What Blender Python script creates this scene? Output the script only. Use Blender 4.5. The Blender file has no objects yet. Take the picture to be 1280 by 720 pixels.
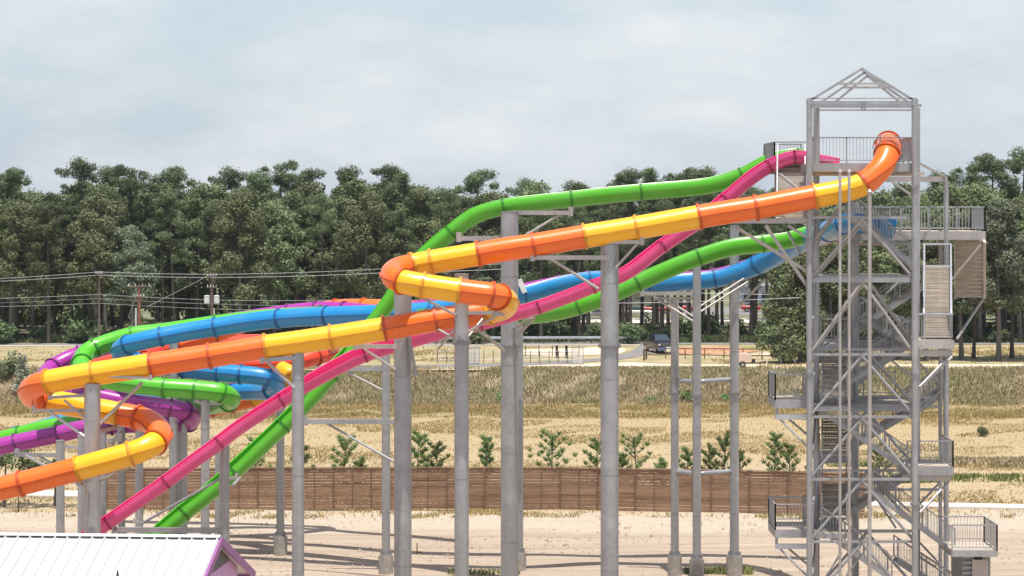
import bpy, math, random
import numpy as np
from mathutils import Vector, Matrix
random.seed(11); rng = np.random.default_rng(7)
SC = bpy.context.scene; COL = SC.collection
F = 3200.0; HC = 18.6; UP = 2.5          # focal length in pixels, eye height, height of the upper ground
def dm(D): return 126+(D-126)*.6 if 126 < D < 165 else D
def P(px, py, D):
    D = dm(D); return Vector(((px-640)/F*D, D, HC-(py-250)/F*D))
def G(px, py, z=0.0):                      # point of the ground at height z seen at a pixel
    D = (HC-z)*F/(py-250); return Vector(((px-640)/F*D, D, z))
# ------------------------------------------------------------------ materials
def newmat(name):
    m = bpy.data.materials.new(name); m.use_nodes = True
    nt = m.node_tree; b = nt.nodes['Principled BSDF']; return m, nt, b
def noise(nt, scale, detail=5, rough=.6, vec=None, stretch=None, coord='Object'):
    n = nt.nodes.new('ShaderNodeTexNoise'); n.inputs['Scale'].default_value = scale
    n.inputs['Detail'].default_value = detail; n.inputs['Roughness'].default_value = rough
    if vec is None:
        tc = nt.nodes.new('ShaderNodeTexCoord'); vec = tc.outputs[coord]
    if stretch:
        mp = nt.nodes.new('ShaderNodeMapping'); mp.inputs['Scale'].default_value = stretch
        nt.links.new(vec, mp.inputs['Vector']); vec = mp.outputs['Vector']
    nt.links.new(vec, n.inputs['Vector']); return n.outputs['Fac']
def ramp(nt, fac, stops):
    r = nt.nodes.new('ShaderNodeValToRGB'); e = r.color_ramp.elements
    while len(e) < len(stops): e.new(.5)
    for k, (p, c) in enumerate(stops):
        e[k].position = p; e[k].color = (c[0], c[1], c[2], 1) if len(c) == 3 else c
    nt.links.new(fac, r.inputs['Fac']); return r.outputs['Color']
def mix(nt, fac, a, b, mode='MIX'):
    m = nt.nodes.new('ShaderNodeMix'); m.data_type = 'RGBA'; m.blend_type = mode
    for s, v in ((0, fac), (6, a), (7, b)):
        if hasattr(v, 'links'): nt.links.new(v, m.inputs[s])
        else: m.inputs[s].default_value = v if s == 0 else (v[0], v[1], v[2], 1)
    return m.outputs[2]
def mathn(nt, op, a, b=0.0, c=None):
    m = nt.nodes.new('ShaderNodeMath'); m.operation = op
    for s, v in ((0, a), (1, b), (2, c)):
        if v is None: continue
        if hasattr(v, 'links'): nt.links.new(v, m.inputs[s])
        else: m.inputs[s].default_value = v
    return m.outputs[0]
def bump(nt, b, h, dist=.02, strength=.5):
    n = nt.nodes.new('ShaderNodeBump'); n.inputs['Distance'].default_value = dist
    n.inputs['Strength'].default_value = strength
    nt.links.new(h, n.inputs['Height']); nt.links.new(n.outputs['Normal'], b.inputs['Normal'])
def simple(name, c, rough=.6, metal=0., var=.18, scale=2.0, coat=0., stretch=None, c2=None):
    m, nt, b = newmat(name)
    f = noise(nt, scale, 6, .65, stretch=stretch)
    lo = tuple(x*(1-var) for x in c); hi = c2 or tuple(min(1, x*(1+var)) for x in c)
    nt.links.new(ramp(nt, f, [(.3, lo), (.7, hi)]), b.inputs['Base Color'])
    b.inputs['Roughness'].default_value = rough; b.inputs['Metallic'].default_value = metal
    b.inputs['Coat Weight'].default_value = coat; b.inputs['Coat Roughness'].default_value = .12
    return m
M = {}
def fibre(name, c):                        # gel-coated fibreglass with faint dust and scuffs
    m, nt, b = newmat(name)
    f = noise(nt, .8, 5, .6); g = noise(nt, 9, 4, .7, stretch=(1, 1, .35))
    col = mix(nt, ramp(nt, f, [(.42, (0, 0, 0)), (.8, (.22,)*3)]), c, tuple(min(1, x*.75+.16) for x in c))
    col = mix(nt, ramp(nt, g, [(.58, (0, 0, 0)), (.85, (.2,)*3)]), col, tuple(x*.55 for x in c))
    nt.links.new(col, b.inputs['Base Color'])
    nt.links.new(ramp(nt, g, [(.2, (.22,)*3), (.8, (.42,)*3)]), b.inputs['Roughness'])
    b.inputs['Coat Weight'].default_value = .35; b.inputs['Coat Roughness'].default_value = .1
    return m
M['orange'] = fibre('orange_gelcoat', (.88, .16, .008)); M['yellow'] = fibre('yellow_gelcoat', (.95, .47, .004))
M['green'] = fibre('green_gelcoat', (.09, .46, .012)); M['pink'] = fibre('pink_gelcoat', (.80, .075, .28))
M['blue'] = fibre('blue_gelcoat', (.01, .24, .56)); M['purple'] = fibre('purple_gelcoat', (.36, .025, .30))
M['red'] = fibre('red_gelcoat', (.75, .06, .02))
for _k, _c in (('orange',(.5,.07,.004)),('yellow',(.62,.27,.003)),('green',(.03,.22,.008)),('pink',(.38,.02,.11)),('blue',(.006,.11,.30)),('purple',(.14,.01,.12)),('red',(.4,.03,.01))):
    M[_k+'_shaded_edge'] = simple(_k+'_shaded_flange', _c, .45, coat=.2)  # collars and seam strips: slide colours darkened to carry the flange shading
def steelmat(name, c, spang=14):
    m, nt, b = newmat(name)
    f = noise(nt, 1.3, 6, .7, stretch=(1, 1, .25)); g = noise(nt, spang, 4, .8)
    w = noise(nt, 5, 3, .6, stretch=(1.5, 1.5, .06))
    a = ramp(nt, f, [(.3, tuple(x*.78 for x in c)), (.7, tuple(x*1.12 for x in c))])
    a = mix(nt, .35, a, ramp(nt, g, [(.35, tuple(x*.6 for x in c)), (.7, tuple(min(1, x*1.35) for x in c))]))
    a = mix(nt, ramp(nt, w, [(.55, (0, 0, 0)), (.8, (.45,)*3)]), a, (c[0]*.62, c[1]*.58, c[2]*.54))
    k_ = noise(nt, .45, 4, .7); a = mix(nt, ramp(nt, k_, [(.5, (0,0,0)), (.62, (.5,)*3)]), a, tuple(min(1, x*1.35) for x in c))
    nt.links.new(a, b.inputs['Base Color']); b.inputs['Metallic'].default_value = .55
    nt.links.new(ramp(nt, g, [(.3, (.38,)*3), (.7, (.6,)*3)]), b.inputs['Roughness'])
    return m
M['steel'] = steelmat('galvanised_steel', (.40, .405, .415)); M['steel_light'] = steelmat('pale_primed_steel', (.48, .45, .43))
M['steel_bright'] = steelmat('bright_zinc_steel', (.66, .69, .74)); M['steel_dark'] = steelmat('weathered_steel', (.33, .33, .34))
M['concrete'] = simple('footing_concrete', (.36, .33, .29), .9, var=.3, scale=5)
M['grout'] = simple('dark_grout', (.14, .135, .13), .9)
M['tread'] = simple('tan_tread_planks', (.46, .40, .33), .8, var=.25, scale=4, stretch=(.3, 1, 4))
M['white_roof'] = simple('white_standing_seam', (.56, .56, .575), .35, .0, var=.03, scale=.6)
M['purple_paint'] = simple('purple_fascia_paint', (.30, .11, .30), .45, var=.1)
M['lilac_paint'] = simple('lilac_wall_paint', (.60, .36, .62), .7, var=.08)
M['louvre'] = simple('shaded_grey_louvre', (.16, .15, .15), .8, var=.2)  # grey boards, their colour darkened to hold the shade in the gable
M['dark'] = simple('dark_rubber', (.02, .02, .022), .7); M['black_paint'] = simple('dark_navy_paint', (.010, .012, .022), .4, coat=.2, var=.1)
M['blue_paint'] = simple('blue_vehicle_paint', (.06, .16, .42), .3, coat=.6); M['white_paint'] = simple('white_vehicle_paint', (.8, .8, .8), .4)
M['chrome'] = simple('dull_chrome', (.6, .6, .62), .25, .9); M['red_paint'] = simple('red_vehicle_paint', (.5, .03, .03), .3, coat=.6)
M['tan_paint'] = simple('faded_tan_tank', (.72, .55, .45), .7, var=.12); M['rust'] = simple('rusty_iron', (.11, .045, .02), .9, .2)
M['brown_rail'] = simple('brown_pipe_rail', (.13, .075, .045), .7); M['pole_wood'] = simple('weathered_pole_wood', (.17, .13, .11), .9, var=.3, stretch=(1, 1, .1))
M['red_pole'] = simple('reddish_pole_wood', (.24, .11, .075), .9, var=.3); M['insul'] = simple('pale_porcelain', (.6, .62, .63), .4)
M['wire'] = simple('aluminium_cable', (.35, .36, .38), .5, .4); M['far_wall'] = simple('pale_far_wall', (.55, .58, .62), .8)
M['beige_wall'] = simple('beige_far_wall', (.45, .40, .34), .8)
m, nt, b = newmat('vehicle_glass'); b.inputs['Base Color'].default_value = (.05, .08, .1, 1); b.inputs['Roughness'].default_value = .06
b.inputs['Metallic'].default_value = .4; b.inputs['Coat Weight'].default_value = 1; M['glass'] = m
def woodmat(name):
    m, nt, b = newmat(name)
    tc = nt.nodes.new('ShaderNodeTexCoord'); f = noise(nt, 1, 6, .7, vec=tc.outputs['Object'], stretch=(1.2, 1.2, 7))
    g = noise(nt, .5, 3, .5, vec=tc.outputs['Object'], stretch=(.35, .35, 4)); h = noise(nt, 2.5, 4, .6, vec=tc.outputs['Object'])
    a = ramp(nt, f, [(.3, (.15, .082, .05)), (.5, (.25, .145, .092)), (.72, (.34, .21, .145))])
    gi = nt.nodes.new('ShaderNodeNewGeometry'); a = mix(nt, .6, a, ramp(nt, gi.outputs['Random Per Island'], [(0, (.5,.47,.45)), (.5, (1.,.98,.95)), (1, (1.35,1.3,1.22))]), 'MULTIPLY')
    a = mix(nt, .45, a, ramp(nt, g, [(.3, (.16, .085, .052)), (.7, (.40, .25, .17))]))
    a = mix(nt, ramp(nt, h, [(.6, (0, 0, 0)), (.8, (.35,)*3)]), a, (.10, .07, .055))
    nt.links.new(a, b.inputs['Base Color']); b.inputs['Roughness'].default_value = .85
    return m
M['fence_wood'] = woodmat('stained_fence_boards'); M['post_wood'] = simple('dark_post_wood', (.17,.098,.062), .9, var=.3)
def leafmat(name, c1, c2, trans=.25):
    m, nt, b = newmat(name)
    oi = nt.nodes.new('ShaderNodeObjectInfo'); g = nt.nodes.new('ShaderNodeNewGeometry')
    f = noise(nt, .55, 4, .6)
    a = ramp(nt, g.outputs['Random Per Island'], [(.0, tuple(x*.7 for x in c1)), (.55, c1), (.95, c2)])
    a = mix(nt, f, a, c2)
    hs = nt.nodes.new('ShaderNodeHueSaturation'); nt.links.new(a, hs.inputs['Color'])
    nt.links.new(mathn(nt, 'MULTIPLY_ADD', oi.outputs['Random'], .045, .49), hs.inputs['Hue']); hs.inputs['Saturation'].default_value = .85
    nt.links.new(mathn(nt, 'MULTIPLY_ADD', oi.outputs['Random'], .55, .75), hs.inputs['Value'])
    nt.links.new(hs.outputs['Color'], b.inputs['Base Color']); b.inputs['Roughness'].default_value = .7; b.inputs['Specular IOR Level'].default_value = .2
    b.inputs['Subsurface Weight'].default_value = 0
    t = nt.nodes.new('ShaderNodeBsdfTranslucent'); nt.links.new(hs.outputs['Color'], t.inputs['Color'])
    ms = nt.nodes.new('ShaderNodeMixShader'); ms.inputs[0].default_value = trans
    out = nt.nodes['Material Output']; nt.links.new(b.outputs[0], ms.inputs[1]); nt.links.new(t.outputs[0], ms.inputs[2])
    nt.links.new(ms.outputs[0], out.inputs['Surface']); return m
M['pine'] = leafmat('pine_needles', (.07, .105, .045), (.18, .22, .09))
M['broad'] = leafmat('broad_leaves', (.10, .135, .052), (.25, .28, .12))
M['pale_leaf'] = leafmat('pale_leaves', (.10, .13, .07), (.24, .27, .17))
M['sapling'] = leafmat('sapling_needles', (.13, .19, .045), (.28, .34, .10)); M['cream'] = leafmat('cream_flowering_leaves', (.22, .27, .14), (.62, .62, .46))
M['shrub'] = leafmat('shrub_leaves', (.08, .12, .04), (.16, .21, .08)); M['bright_shrub'] = leafmat('bright_shrub_leaves', (.10, .20, .03), (.22, .34, .08))
M['bark'] = simple('dark_bark', (.085, .068, .058), .95, var=.35, scale=3, stretch=(1, 1, .3))
M['bark_grey'] = simple('grey_bark', (.17, .15, .14), .95, var=.35, scale=3, stretch=(1, 1, .3))
def blademat(name, c1, c2, c3):
    m, nt, b = newmat(name); g = nt.nodes.new('ShaderNodeNewGeometry'); f = noise(nt, .11, 4, .6)
    a = ramp(nt, g.outputs['Random Per Island'], [(0, c1), (.6, c2), (1, c3)])
    a = mix(nt, ramp(nt, f, [(.4, (0, 0, 0)), (.62, (.75,)*3)]), a, c1)
    nt.links.new(a, b.inputs['Base Color']); b.inputs['Roughness'].default_value = .8; return m
M['weeds'] = blademat('dry_weeds', (.28, .27, .11), (.42, .33, .19), (.54, .40, .30))
M['dry'] = blademat('dry_grass', (.27, .21, .07), (.43, .32, .13), (.56, .43, .23))
M['greengrass'] = blademat('green_grass', (.13, .17, .05), (.24, .26, .08), (.36, .32, .12))
# ------------------------------------------------------------------ mesh builder
class MB:
    def __init__(s): s.v = []; s.f = []; s.off = 0
    def add(s, vs, fs):
        o = len(s.v); s.v += [tuple(x) for x in vs]; s.f += [tuple(i+o for i in f) for f in fs]; return s
    def box(s, a, b):
        x0, y0, z0 = a; x1, y1, z1 = b
        return s.add([(x0,y0,z0),(x1,y0,z0),(x1,y1,z0),(x0,y1,z0),(x0,y0,z1),(x1,y0,z1),(x1,y1,z1),(x0,y1,z1)],
              [(0,3,2,1),(4,5,6,7),(0,1,5,4),(1,2,6,5),(2,3,7,6),(3,0,4,7)])
    def beam(s, p, q, w, h=None, up=Vector((0,0,1))):
        h = h or w; p = Vector(p); q = Vector(q); t = (q-p).normalized()
        sd = t.cross(up)
        if sd.length < 1e-3: sd = t.cross(Vector((0,1,0)))
        sd.normalize(); u = sd.cross(t)
        c = [(-w/2,-h/2),(w/2,-h/2),(w/2,h/2),(-w/2,h/2)]
        return s.add([p+sd*a+u*b for a, b in c]+[q+sd*a+u*b for a, b in c],
              [(3,2,1,0),(4,5,6,7),(0,1,5,4),(1,2,6,5),(2,3,7,6),(3,0,4,7)])
    def tube(s, p, q, r, n=8, r2=None, caps=True):
        p = Vector(p); q = Vector(q); r2 = r if r2 is None else r2; t = (q-p).normalized()
        sd = t.cross(Vector((0,0,1)))
        if sd.length < 1e-3: sd = Vector((1,0,0))
        sd.normalize(); u = sd.cross(t); vs = []
        for c, rr in ((p, r), (q, r2)):
            for k in range(n):
                a = 2*math.pi*k/n; vs.append(c+sd*(math.cos(a)*rr)+u*(math.sin(a)*rr))
        fs = [(k, (k+1) % n, n+(k+1) % n, n+k) for k in range(n)]
        if caps: fs += [tuple(range(n))[::-1], tuple(range(n, 2*n))]
        return s.add(vs, fs)
    def poly(s, pts): return s.add(pts, [tuple(range(len(pts)))])
    def build(s, name, mat, root=None, smooth=None, parent=None):
        me = bpy.data.meshes.new(name); o = bpy.data.objects.new(name, me)
        off = Vector((0,0,0))
        if root is not None: off = root['_o']
        me.from_pydata([(x-off[0], y-off[1], z-off[2]) for x, y, z in s.v], [], s.f)
        me.materials.append(M[mat] if isinstance(mat, str) else mat)
        if smooth: me.polygons.foreach_set('use_smooth', [True]*len(me.polygons)); me.set_sharp_from_angle(angle=math.radians(smooth))
        me.update(); COL.objects.link(o)
        if parent is not None: o.parent = parent
        elif root is not None: o.parent = OB[root['n']]
        return o
OB = {}
def thing(name, loc, label, cat, group=None):
    o = bpy.data.objects.new(name, None); COL.objects.link(o); o.location = loc; o.empty_display_size = .3
    o['label'] = label; o['category'] = cat
    if group: o['group'] = group
    OB[o.name] = o
    return {'n': o.name, '_o': Vector(loc), 'o': o}
def tag(o, label=None, cat=None, group=None, kind=None):
    for k, v in (('label', label), ('category', cat), ('group', group), ('kind', kind)):
        if v: o[k] = v
    return o
def arrmesh(name, V, Fq, mat):
    me = bpy.data.meshes.new(name); n = len(Fq)
    me.vertices.add(len(V)); me.vertices.foreach_set('co', V.astype(np.float32).ravel())
    k = Fq.shape[1]; me.loops.add(n*k); me.loops.foreach_set('vertex_index', Fq.astype(np.int32).ravel())
    me.polygons.add(n); me.polygons.foreach_set('loop_start', np.arange(0, n*k, k, dtype=np.int32))
    me.polygons.foreach_set('loop_total', np.full(n, k, dtype=np.int32))
    me.materials.append(M[mat]); me.update(); me.validate(); return me
# ------------------------------------------------------------------ slides
def spline(cp, per=10):
    """centripetal Catmull-Rom through control points; returns samples and the sample index of each control"""
    pts = [c.copy() for c in cp]; pts = [pts[0]*2-pts[1]]+pts+[pts[-1]*2-pts[-2]]
    out = []; idx = []
    for i in range(1, len(pts)-2):
        p0, p1, p2, p3 = pts[i-1:i+3]
        t0 = 0; t1 = t0+max(1e-4, (p1-p0).length)**.5; t2 = t1+max(1e-4, (p2-p1).length)**.5; t3 = t2+max(1e-4, (p3-p2).length)**.5
        idx.append(len(out))
        n = max(4, int((p2-p1).length/.22))
        for k in range(n):
            t = t1+(t2-t1)*k/n
            a1 = p0*((t1-t)/(t1-t0))+p1*((t-t0)/(t1-t0)); a2 = p1*((t2-t)/(t2-t1))+p2*((t-t1)/(t2-t1)); a3 = p2*((t3-t)/(t3-t2))+p3*((t-t2)/(t3-t2))
            b1 = a1*((t2-t)/(t2-t0))+a2*((t-t0)/(t2-t0)); b2 = a2*((t3-t)/(t3-t1))+a3*((t-t1)/(t3-t1))
            out.append(b1*((t2-t)/(t2-t1))+b2*((t-t1)/(t2-t1)))
    idx.append(len(out)); out.append(pts[-2].copy()); return out, idx
def prof_O(r, seam=.06, n=28):
    pr = []
    for k in range(n):
        a = 2*math.pi*k/n
        pr.append((r*math.cos(a), r*math.sin(a)))
        if k in (0, n//2):
            s = 1 if k == 0 else -1
            w = .022
            pr.pop(); lo, hi = (-w, w) if s > 0 else (w, -w)
            pr += [(s*r, lo), (s*(r+seam), lo), (s*(r+seam), hi), (s*r, hi)]
    return pr
def prof_C(r, deg, th=.035, lip=.012, n=26):
    a0 = math.radians(deg); A = [a0-(math.pi+2*a0)*k/n for k in range(n+1)]; ri = r-th
    o = [(r*math.cos(a), r*math.sin(a)) for a in A]; i = [(ri*math.cos(a), ri*math.sin(a)) for a in A[::-1]]
    c, q = math.cos(a0), math.sin(a0)
    return [((r+lip)*c, (r+lip)*q)]+[((r+lip)*c+.04*q, (r+lip)*q-.04*c)]+o+[(-(r+lip)*c-.04*q, (r+lip)*q-.04*c), (-(r+lip)*c, (r+lip)*q)]+i
def prof_U(r, wall=.38, th=.035, lip=.09, rv=None):
    rv = rv or r; n = 18
    outer = [(r+lip, wall), (r+lip, wall-.05), (r, wall-.05)]+[(r*math.cos(-math.pi*k/n), rv*math.sin(-math.pi*k/n)) for k in range(n+1)]+[(-r, wall-.05), (-r-lip, wall-.05), (-r-lip, wall)]
    ri = r-th
    inner = [(-ri, wall)]+[(-ri*math.cos(-math.pi*k/n), (rv-th)*math.sin(-math.pi*k/n)) for k in range(n+1)]+[(ri, wall)]
    return outer+inner
def sweep(pts, T, rolls, i0, i1, prof, cap=True, dr=None):
    b = MB(); n = len(prof); rows = []
    for i in range(i0, i1+1):
        t = T[i]; sd = t.cross(Vector((0,0,1))).normalized(); u = sd.cross(t)
        c, s = math.cos(rolls[i]), math.sin(rolls[i]); a_, b_ = sd*c+u*s, u*c-sd*s
        rows.append([pts[i]+a_*x+b_*y for x, y in prof])
    vs = [v for r in rows for v in r]; m = len(rows)
    fs = [(j*n+k, j*n+(k+1) % n, (j+1)*n+(k+1) % n, (j+1)*n+k) for j in range(m-1) for k in range(n)]
    if cap: fs += [tuple(range(n)), tuple((m-1)*n+k for k in range(n))[::-1]]
    b.add(vs, fs); return b
def slide(name, label, cat, ctrl, r0, ringw=.055, ru=.40, wl=30, rv=None):
    """ctrl rows: (px, py, D, flags, roll_deg). flags: colour name starts a section; 'r' joint ring; 'O'/'U' switches the section shape"""
    cp = [P(c[0], c[1], c[2]) for c in ctrl]
    pts, idx = spline(cp); n = len(pts)
    T = [(pts[min(i+1, n-1)]-pts[max(i-1, 0)]).normalized() for i in range(n)]
    rolls = []
    cr = [math.radians(c[4]) if len(c) > 4 else 0 for c in ctrl]
    for j in range(len(idx)-1):
        for i in range(idx[j], idx[j+1]): rolls.append(cr[j]+(cr[j+1]-cr[j])*(i-idx[j])/(idx[j+1]-idx[j]))
    rolls.append(cr[-1])
    root = thing(name, (pts[-1].x, pts[-1].y, 0), label, cat)
    col = None; mode = 'O'; start = 0; marks = []
    for j, c in enumerate(ctrl):
        fl = (c[3] if len(c) > 3 else '').split()
        if not fl and j < len(ctrl)-1: continue
        marks.append((idx[j], fl))
    secs = []
    for k, (i, fl) in enumerate(marks):
        newcol = next((f for f in fl if f in M), None)
        if newcol and newcol != col or any(f in 'OU' for f in fl) or i == n-1:
            if col is not None: secs.append((start, i, col, mode))
            if newcol: col = newcol
            for f in fl:
                if f in ('O', 'U'): mode = f
            start = i
    made = {}
    for (a, z, c, md) in secs:
        if md == 'O':
            sweep(pts, T, rolls, a, z, prof_O(r0, .03)).build('tube_section', c, root, smooth=35)
            for sg in (1, -1):
                pr = [(sg*(r0-.01), -.028), (sg*(r0+.055), -.028), (sg*(r0+.055), .028), (sg*(r0-.01), .028)]
                sweep(pts, T, rolls, a, z, pr).build('seam_flange', c+'_shaded_edge', root)
        else: sweep(pts, T, rolls, a, z, prof_C(ru, wl)).build('trough_section', c, root, smooth=35)
    for k, (i, fl) in enumerate(marks):
        if 'n' in fl: continue
        sec = next((s for s in secs if s[0] <= i <= s[1]), None)
        if not sec: continue
        rr = .075 if sec[3] == 'O' else .035
        # a short bolted joint collar
        p = pts[i]; t = T[i]; P2 = [p-t*ringw, p-t*(ringw*.4), p+t*(ringw*.4), p+t*ringw]
        prof = prof_O(r0+rr, .03) if sec[3] == 'O' else prof_C(ru+rr, wl, .08, .03)
        sweep(P2, [t]*4, [rolls[i]]*4, 0, 3, prof).build('joint_collar', sec[2]+'_shaded_edge', root, smooth=35)
    return root, pts
C1 = [(1110,180,110.6,'orange n'),(1110.5,180,109.2,'r'),(1110,184,108.1),(1109,192,107.5,'r'),(1104,206,107.1),(1094,218,106.9),(1080,229.5,106.8,'yellow'),(1054,238.5,106.8),(1019,245.5,106.8,'orange'),
 (982,252.5,106.8),(945,259.5,106.8,'r'),(910,265,106.8),(874,271,106.8,'yellow'),(835,278,106.8),(795.5,285,106.8,'r'),(762,290.5,106.8),(731,295.5,106.8,'orange'),(700,301,106.8),(667,306.5,106.8,'r'),(633,311.5,106.8),(598,317.5,106.8,'yellow'),
 (565,323,106.8),(539,327.5,106.8,'r'),(515,332,106.8,'orange'),(499,336,106.4),(491,341.5,105.7),(493,347,104.9),(502,351.5,104.5,'yellow'),(529,357,104.3,'r'),(552,360.5,104.3),(574,363.5,104.3,'orange'),(598,366.5,104.3),(614,368.5,104.3,'r'),
 (625,371.5,104.5,'yellow'),(633,377,105.2),(629,385,106.3),(613,390,106.9,'orange'),(580,394.5,107),(545,399.8,107,'r'),(512,405.5,107),(481,411,107,'yellow'),(447,416.5,107),(414,421.7,107,'r'),(376,427.5,107),(332,433.5,107,'orange'),(297,439.5,107),(262,445,107,'r'),(225,450.5,107),
 (188.6,456,107,'yellow'),(152,462,107),(116,467.5,107,'r'),(85,472.5,107),(60,477.5,107,'orange'),(45,482,107.3),(37.5,489,107.9),(42,496,108.6),(57,500,108.9,'yellow'),(100,508,108.7),(149,517.5,108.4,'orange'),
 (172,522,108.3,'r'),(190,529,107.9),(200,541,107),(194,553,106,'yellow'),(180,561,105.6),(163,567.5,105.5,'r'),(130,577,105.4),(97,586,105.4,'orange'),(62,595.5,105.4),(26,604.5,105.4,'r'),(-10,613,105.4),(-60,625,105.4,'n')]
SO, _ = slide('orange_and_yellow_tube_slide', 'enclosed tube slide in alternating orange and yellow sections, zigzagging from the top deck', 'water slide', C1, .50)
C2 = [(1046,202,112.0,'pink U n',0),(1017,196,112.4,'r',0),(992,192.5,112.4,'r',0),(960,205,112.4,'r',6),(938,219,112.4,'',6),(905,247,112.4,'r',5),(880,268,112.3,'',3),(826,305,112.2,'r',3),(782,338,112,'',3),(740,355,112,'r',3),(705,369,112,'',3),(672,381,112,'r',4),(640,390,112,'',5),(600,401,112,'r',6),(556,411,112,'',11),(510,424,112,'',18),
 (455,441,111.9,'r',24),(415,460,111.8,'',21),(350,498,111.6,'r',11),(300,530,111.4,'',5),(272,551,111.2,'r',2),(240,574,111,'',2),(205,600,110.8,'r',2),(165,628,110.6,'',2),(132,651,110.4,'r',2),(80,688,110,'',2),(20,729,109.6,'n',2)]
SP, _ = slide('pink_open_slide', 'long open pink trough slide running from the top deck down to the white roof', 'water slide', C2, .50, ru=.43, wl=20)
C3 = [(1014,197,117.2,'green U n',0),(996,193,117.2,'r',0),(962,200,117.2,'',-6),(926,218,117.2,'r',-6),(888,229.5,117.2,'',-6),(801,238,117.2,'r',-6),(758,242,117.2,'',-6),(714,247,117.2,'r',-6),(675,251,117.2,'',-6),(629,257,117.2,'r',-6),(592,268,117.2,'',-6),(563,289,117.2,'r',-6),(530,317,117.2,'',-6),(503,348,117.2,'r',-6),(482,379,117.1,'',-6),
 (462,406,117,'r',-4),(433,444,116.8,'',-2),(412,468,116.4,'r',2),(383,500,116,'',2),(352,531,115.6,'r',2),(318,563,115.2,'',2),(290,589,114.8,'r',2),(260,615,114.4,'',2),(228,640,114,'r',2),(190,672,113.6,'',2),(140,712,113.2,'n',2)]
SG, _ = slide('green_open_slide', 'open green trough slide arching over the tallest column and diving behind the pink one', 'water slide', C3, .47, ru=.46, wl=34)
C4 = [(1010,291,121.5,'green U n',0),(985,298,121.5,'',0),(953,303,121.5,'r',-8),(913,308,121.5,'',-8),(873,320,121.5,'r',-8),(847,330,121.5,'',-8),(796,352,121.5,'r',-8),(760,368,121.5,'',-8),(723,381,121.6,'r',-8),(690,389,121.9,'',-8),(655,393,122.6,'r',0),(600,393,124,'',0),(540,393.5,127,'r',0),(470,395,131,'O',0),
 (400,394.8,134.5,'r'),(330,398.3,137),(270,405.5,138.4,'r'),(205,415,138.8),(165,420,138.8,'r'),(140,427,138.6),(118,435,138.2,'r'),(106,443,137.4),(102,454,136,'r'),(108,466,134),(130,474,132.4,'r'),(165,480,131.4),(205,484.5,131,'r'),(243,487,131,'r'),(277,491,131,'r'),(288,497,132),(286,502,134.5,'r'),(262,507,138.6),(210,508,141.6,'r'),
 (150,513,143.6,'r'),(103,528,144.4,'r'),(60,535,145),(25,544,145.4,'r'),(-30,558,146,'n')]
SG2, _ = slide('green_loop_slide', 'lower green slide, an open trough at the middle deck looping as a tube at left', 'water slide', C4, .48, ru=.49, wl=38)
C5 = [(1116,284,112.3,'blue U n',-6),(1096,281,112.2,'r',-6),(1076,277,112.3,'',-6),(1058,279,113.4,'r',-6),(1037,288,117,'r',-6),(996,305,124,'',-6),(947,330,127.2,'r',-6),(920,340,127.8,'',-6),(893,347,128,'r',-6),(850,351,128,'',-6),(812,353,128,'r',-6),(770,347.5,128,'',-6),(735,348.5,127.6,'r',-6),(700,354,127,'',-6),(655,366,126.2,'r',-6),(620,373,126.2,'O',-6),
 (575,382,127,'r'),(540,388.5,127.6,'r'),(475,392.5,129,'r'),(408,395,131,'r'),(348,398.5,132.6,'r'),(305,403.5,133.4),(269,409,133.8,'r'),(235,414.5,134),(201,421,134,'r'),(178,426,134.1),(160,431,134.6,'r'),(150,437,135.6),(152,444,137),(163,449,138.2,'r'),(185,454.5,138.8),(230,461,138.6,'r'),(273,465.5,138,'r'),(301,468,137.6,'r'),(334,472.5,137.4,'r'),(344,479,138.2),(340,488,139.8,'r'),
 (318,489,142),(270,490.5,144.6,'r'),(215,497,147,'r'),(150,508,148.4,'r'),(85,526,149,'r'),(20,545,149.6,'r'),(-40,560,150,'n')]
SB, _ = slide('blue_slide', 'bright blue slide, a trough at the middle deck and a long looping tube further left', 'water slide', C5, .47, ru=.52, wl=38)
C6 = [(1045,290,131,'purple O n'),(996,306,132,'r'),(947,331,132.5,'r'),(893,347.5,133,'r'),(850,351,133,'r'),(812,353,133,'r'),(770,349,133,'r'),(735,351,133.4,'r'),(700,356,134,'r'),(640,368,134.5,'r'),(560,379,136,'r'),(490,392,138,'r'),(430,388.5,140,'r'),(395,388,141,'r'),(360,391.5,141.6,'r'),(290,402,142.6,'r'),(220,415,143,'r'),(160,426,143,'r'),(100,443,143,'r'),(82,450.5,142.6),(66,459,141.8,'r'),(58,468,140.2),(60,478,138.2,'r'),(80,487,136.6),(115,494,135.8,'r'),(160,503,135.4,'r'),(213,510,135.2,'r'),(232,514,135.6,'r'),(240,520,137),(236,528,138.8,'r'),(215,530,140),
 (180,530,140.6,'r'),(140,532,141,'r'),(103,536,141.2),(73,543,141.4,'r'),(45,548.5,141.4),(19,554,141.4,'r'),(-15,562,141.4),(-60,573,141.4,'n')]
SV, _ = slide('purple_tube_slide', 'shiny purple tube slide curling under the green loops at the far left', 'water slide', C6, .46)
C7 = [(590,388,144,'orange O n'),(520,387,147,'r'),(455,384,149,'r'),(420,385,151,'r'),(370,393,153,'r'),(320,400,154,'r'),(270,418,154,'r'),(220,431,153,'red'),(190,440,151),(180,449,149,'r'),(200,458,148),(300,456,149,'r'),(370,452,150,'red'),(395,446,151,'r'),(412,440,153),(405,432,155,'r'),(330,428,157,'r'),(250,431,158,'r'),(180,442,159,'r'),(120,458,160,'n')]
SR, _ = slide('red_and_orange_tube_slide', 'red and orange tube slide half hidden behind the blue tube', 'water slide', C7, .46)
C8 = [(420,470,152,'yellow O n'),(380,470,151.5,'r'),(345,466,151,'r'),(300,466,150.5,'r'),(240,470,150,'n')]
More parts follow.
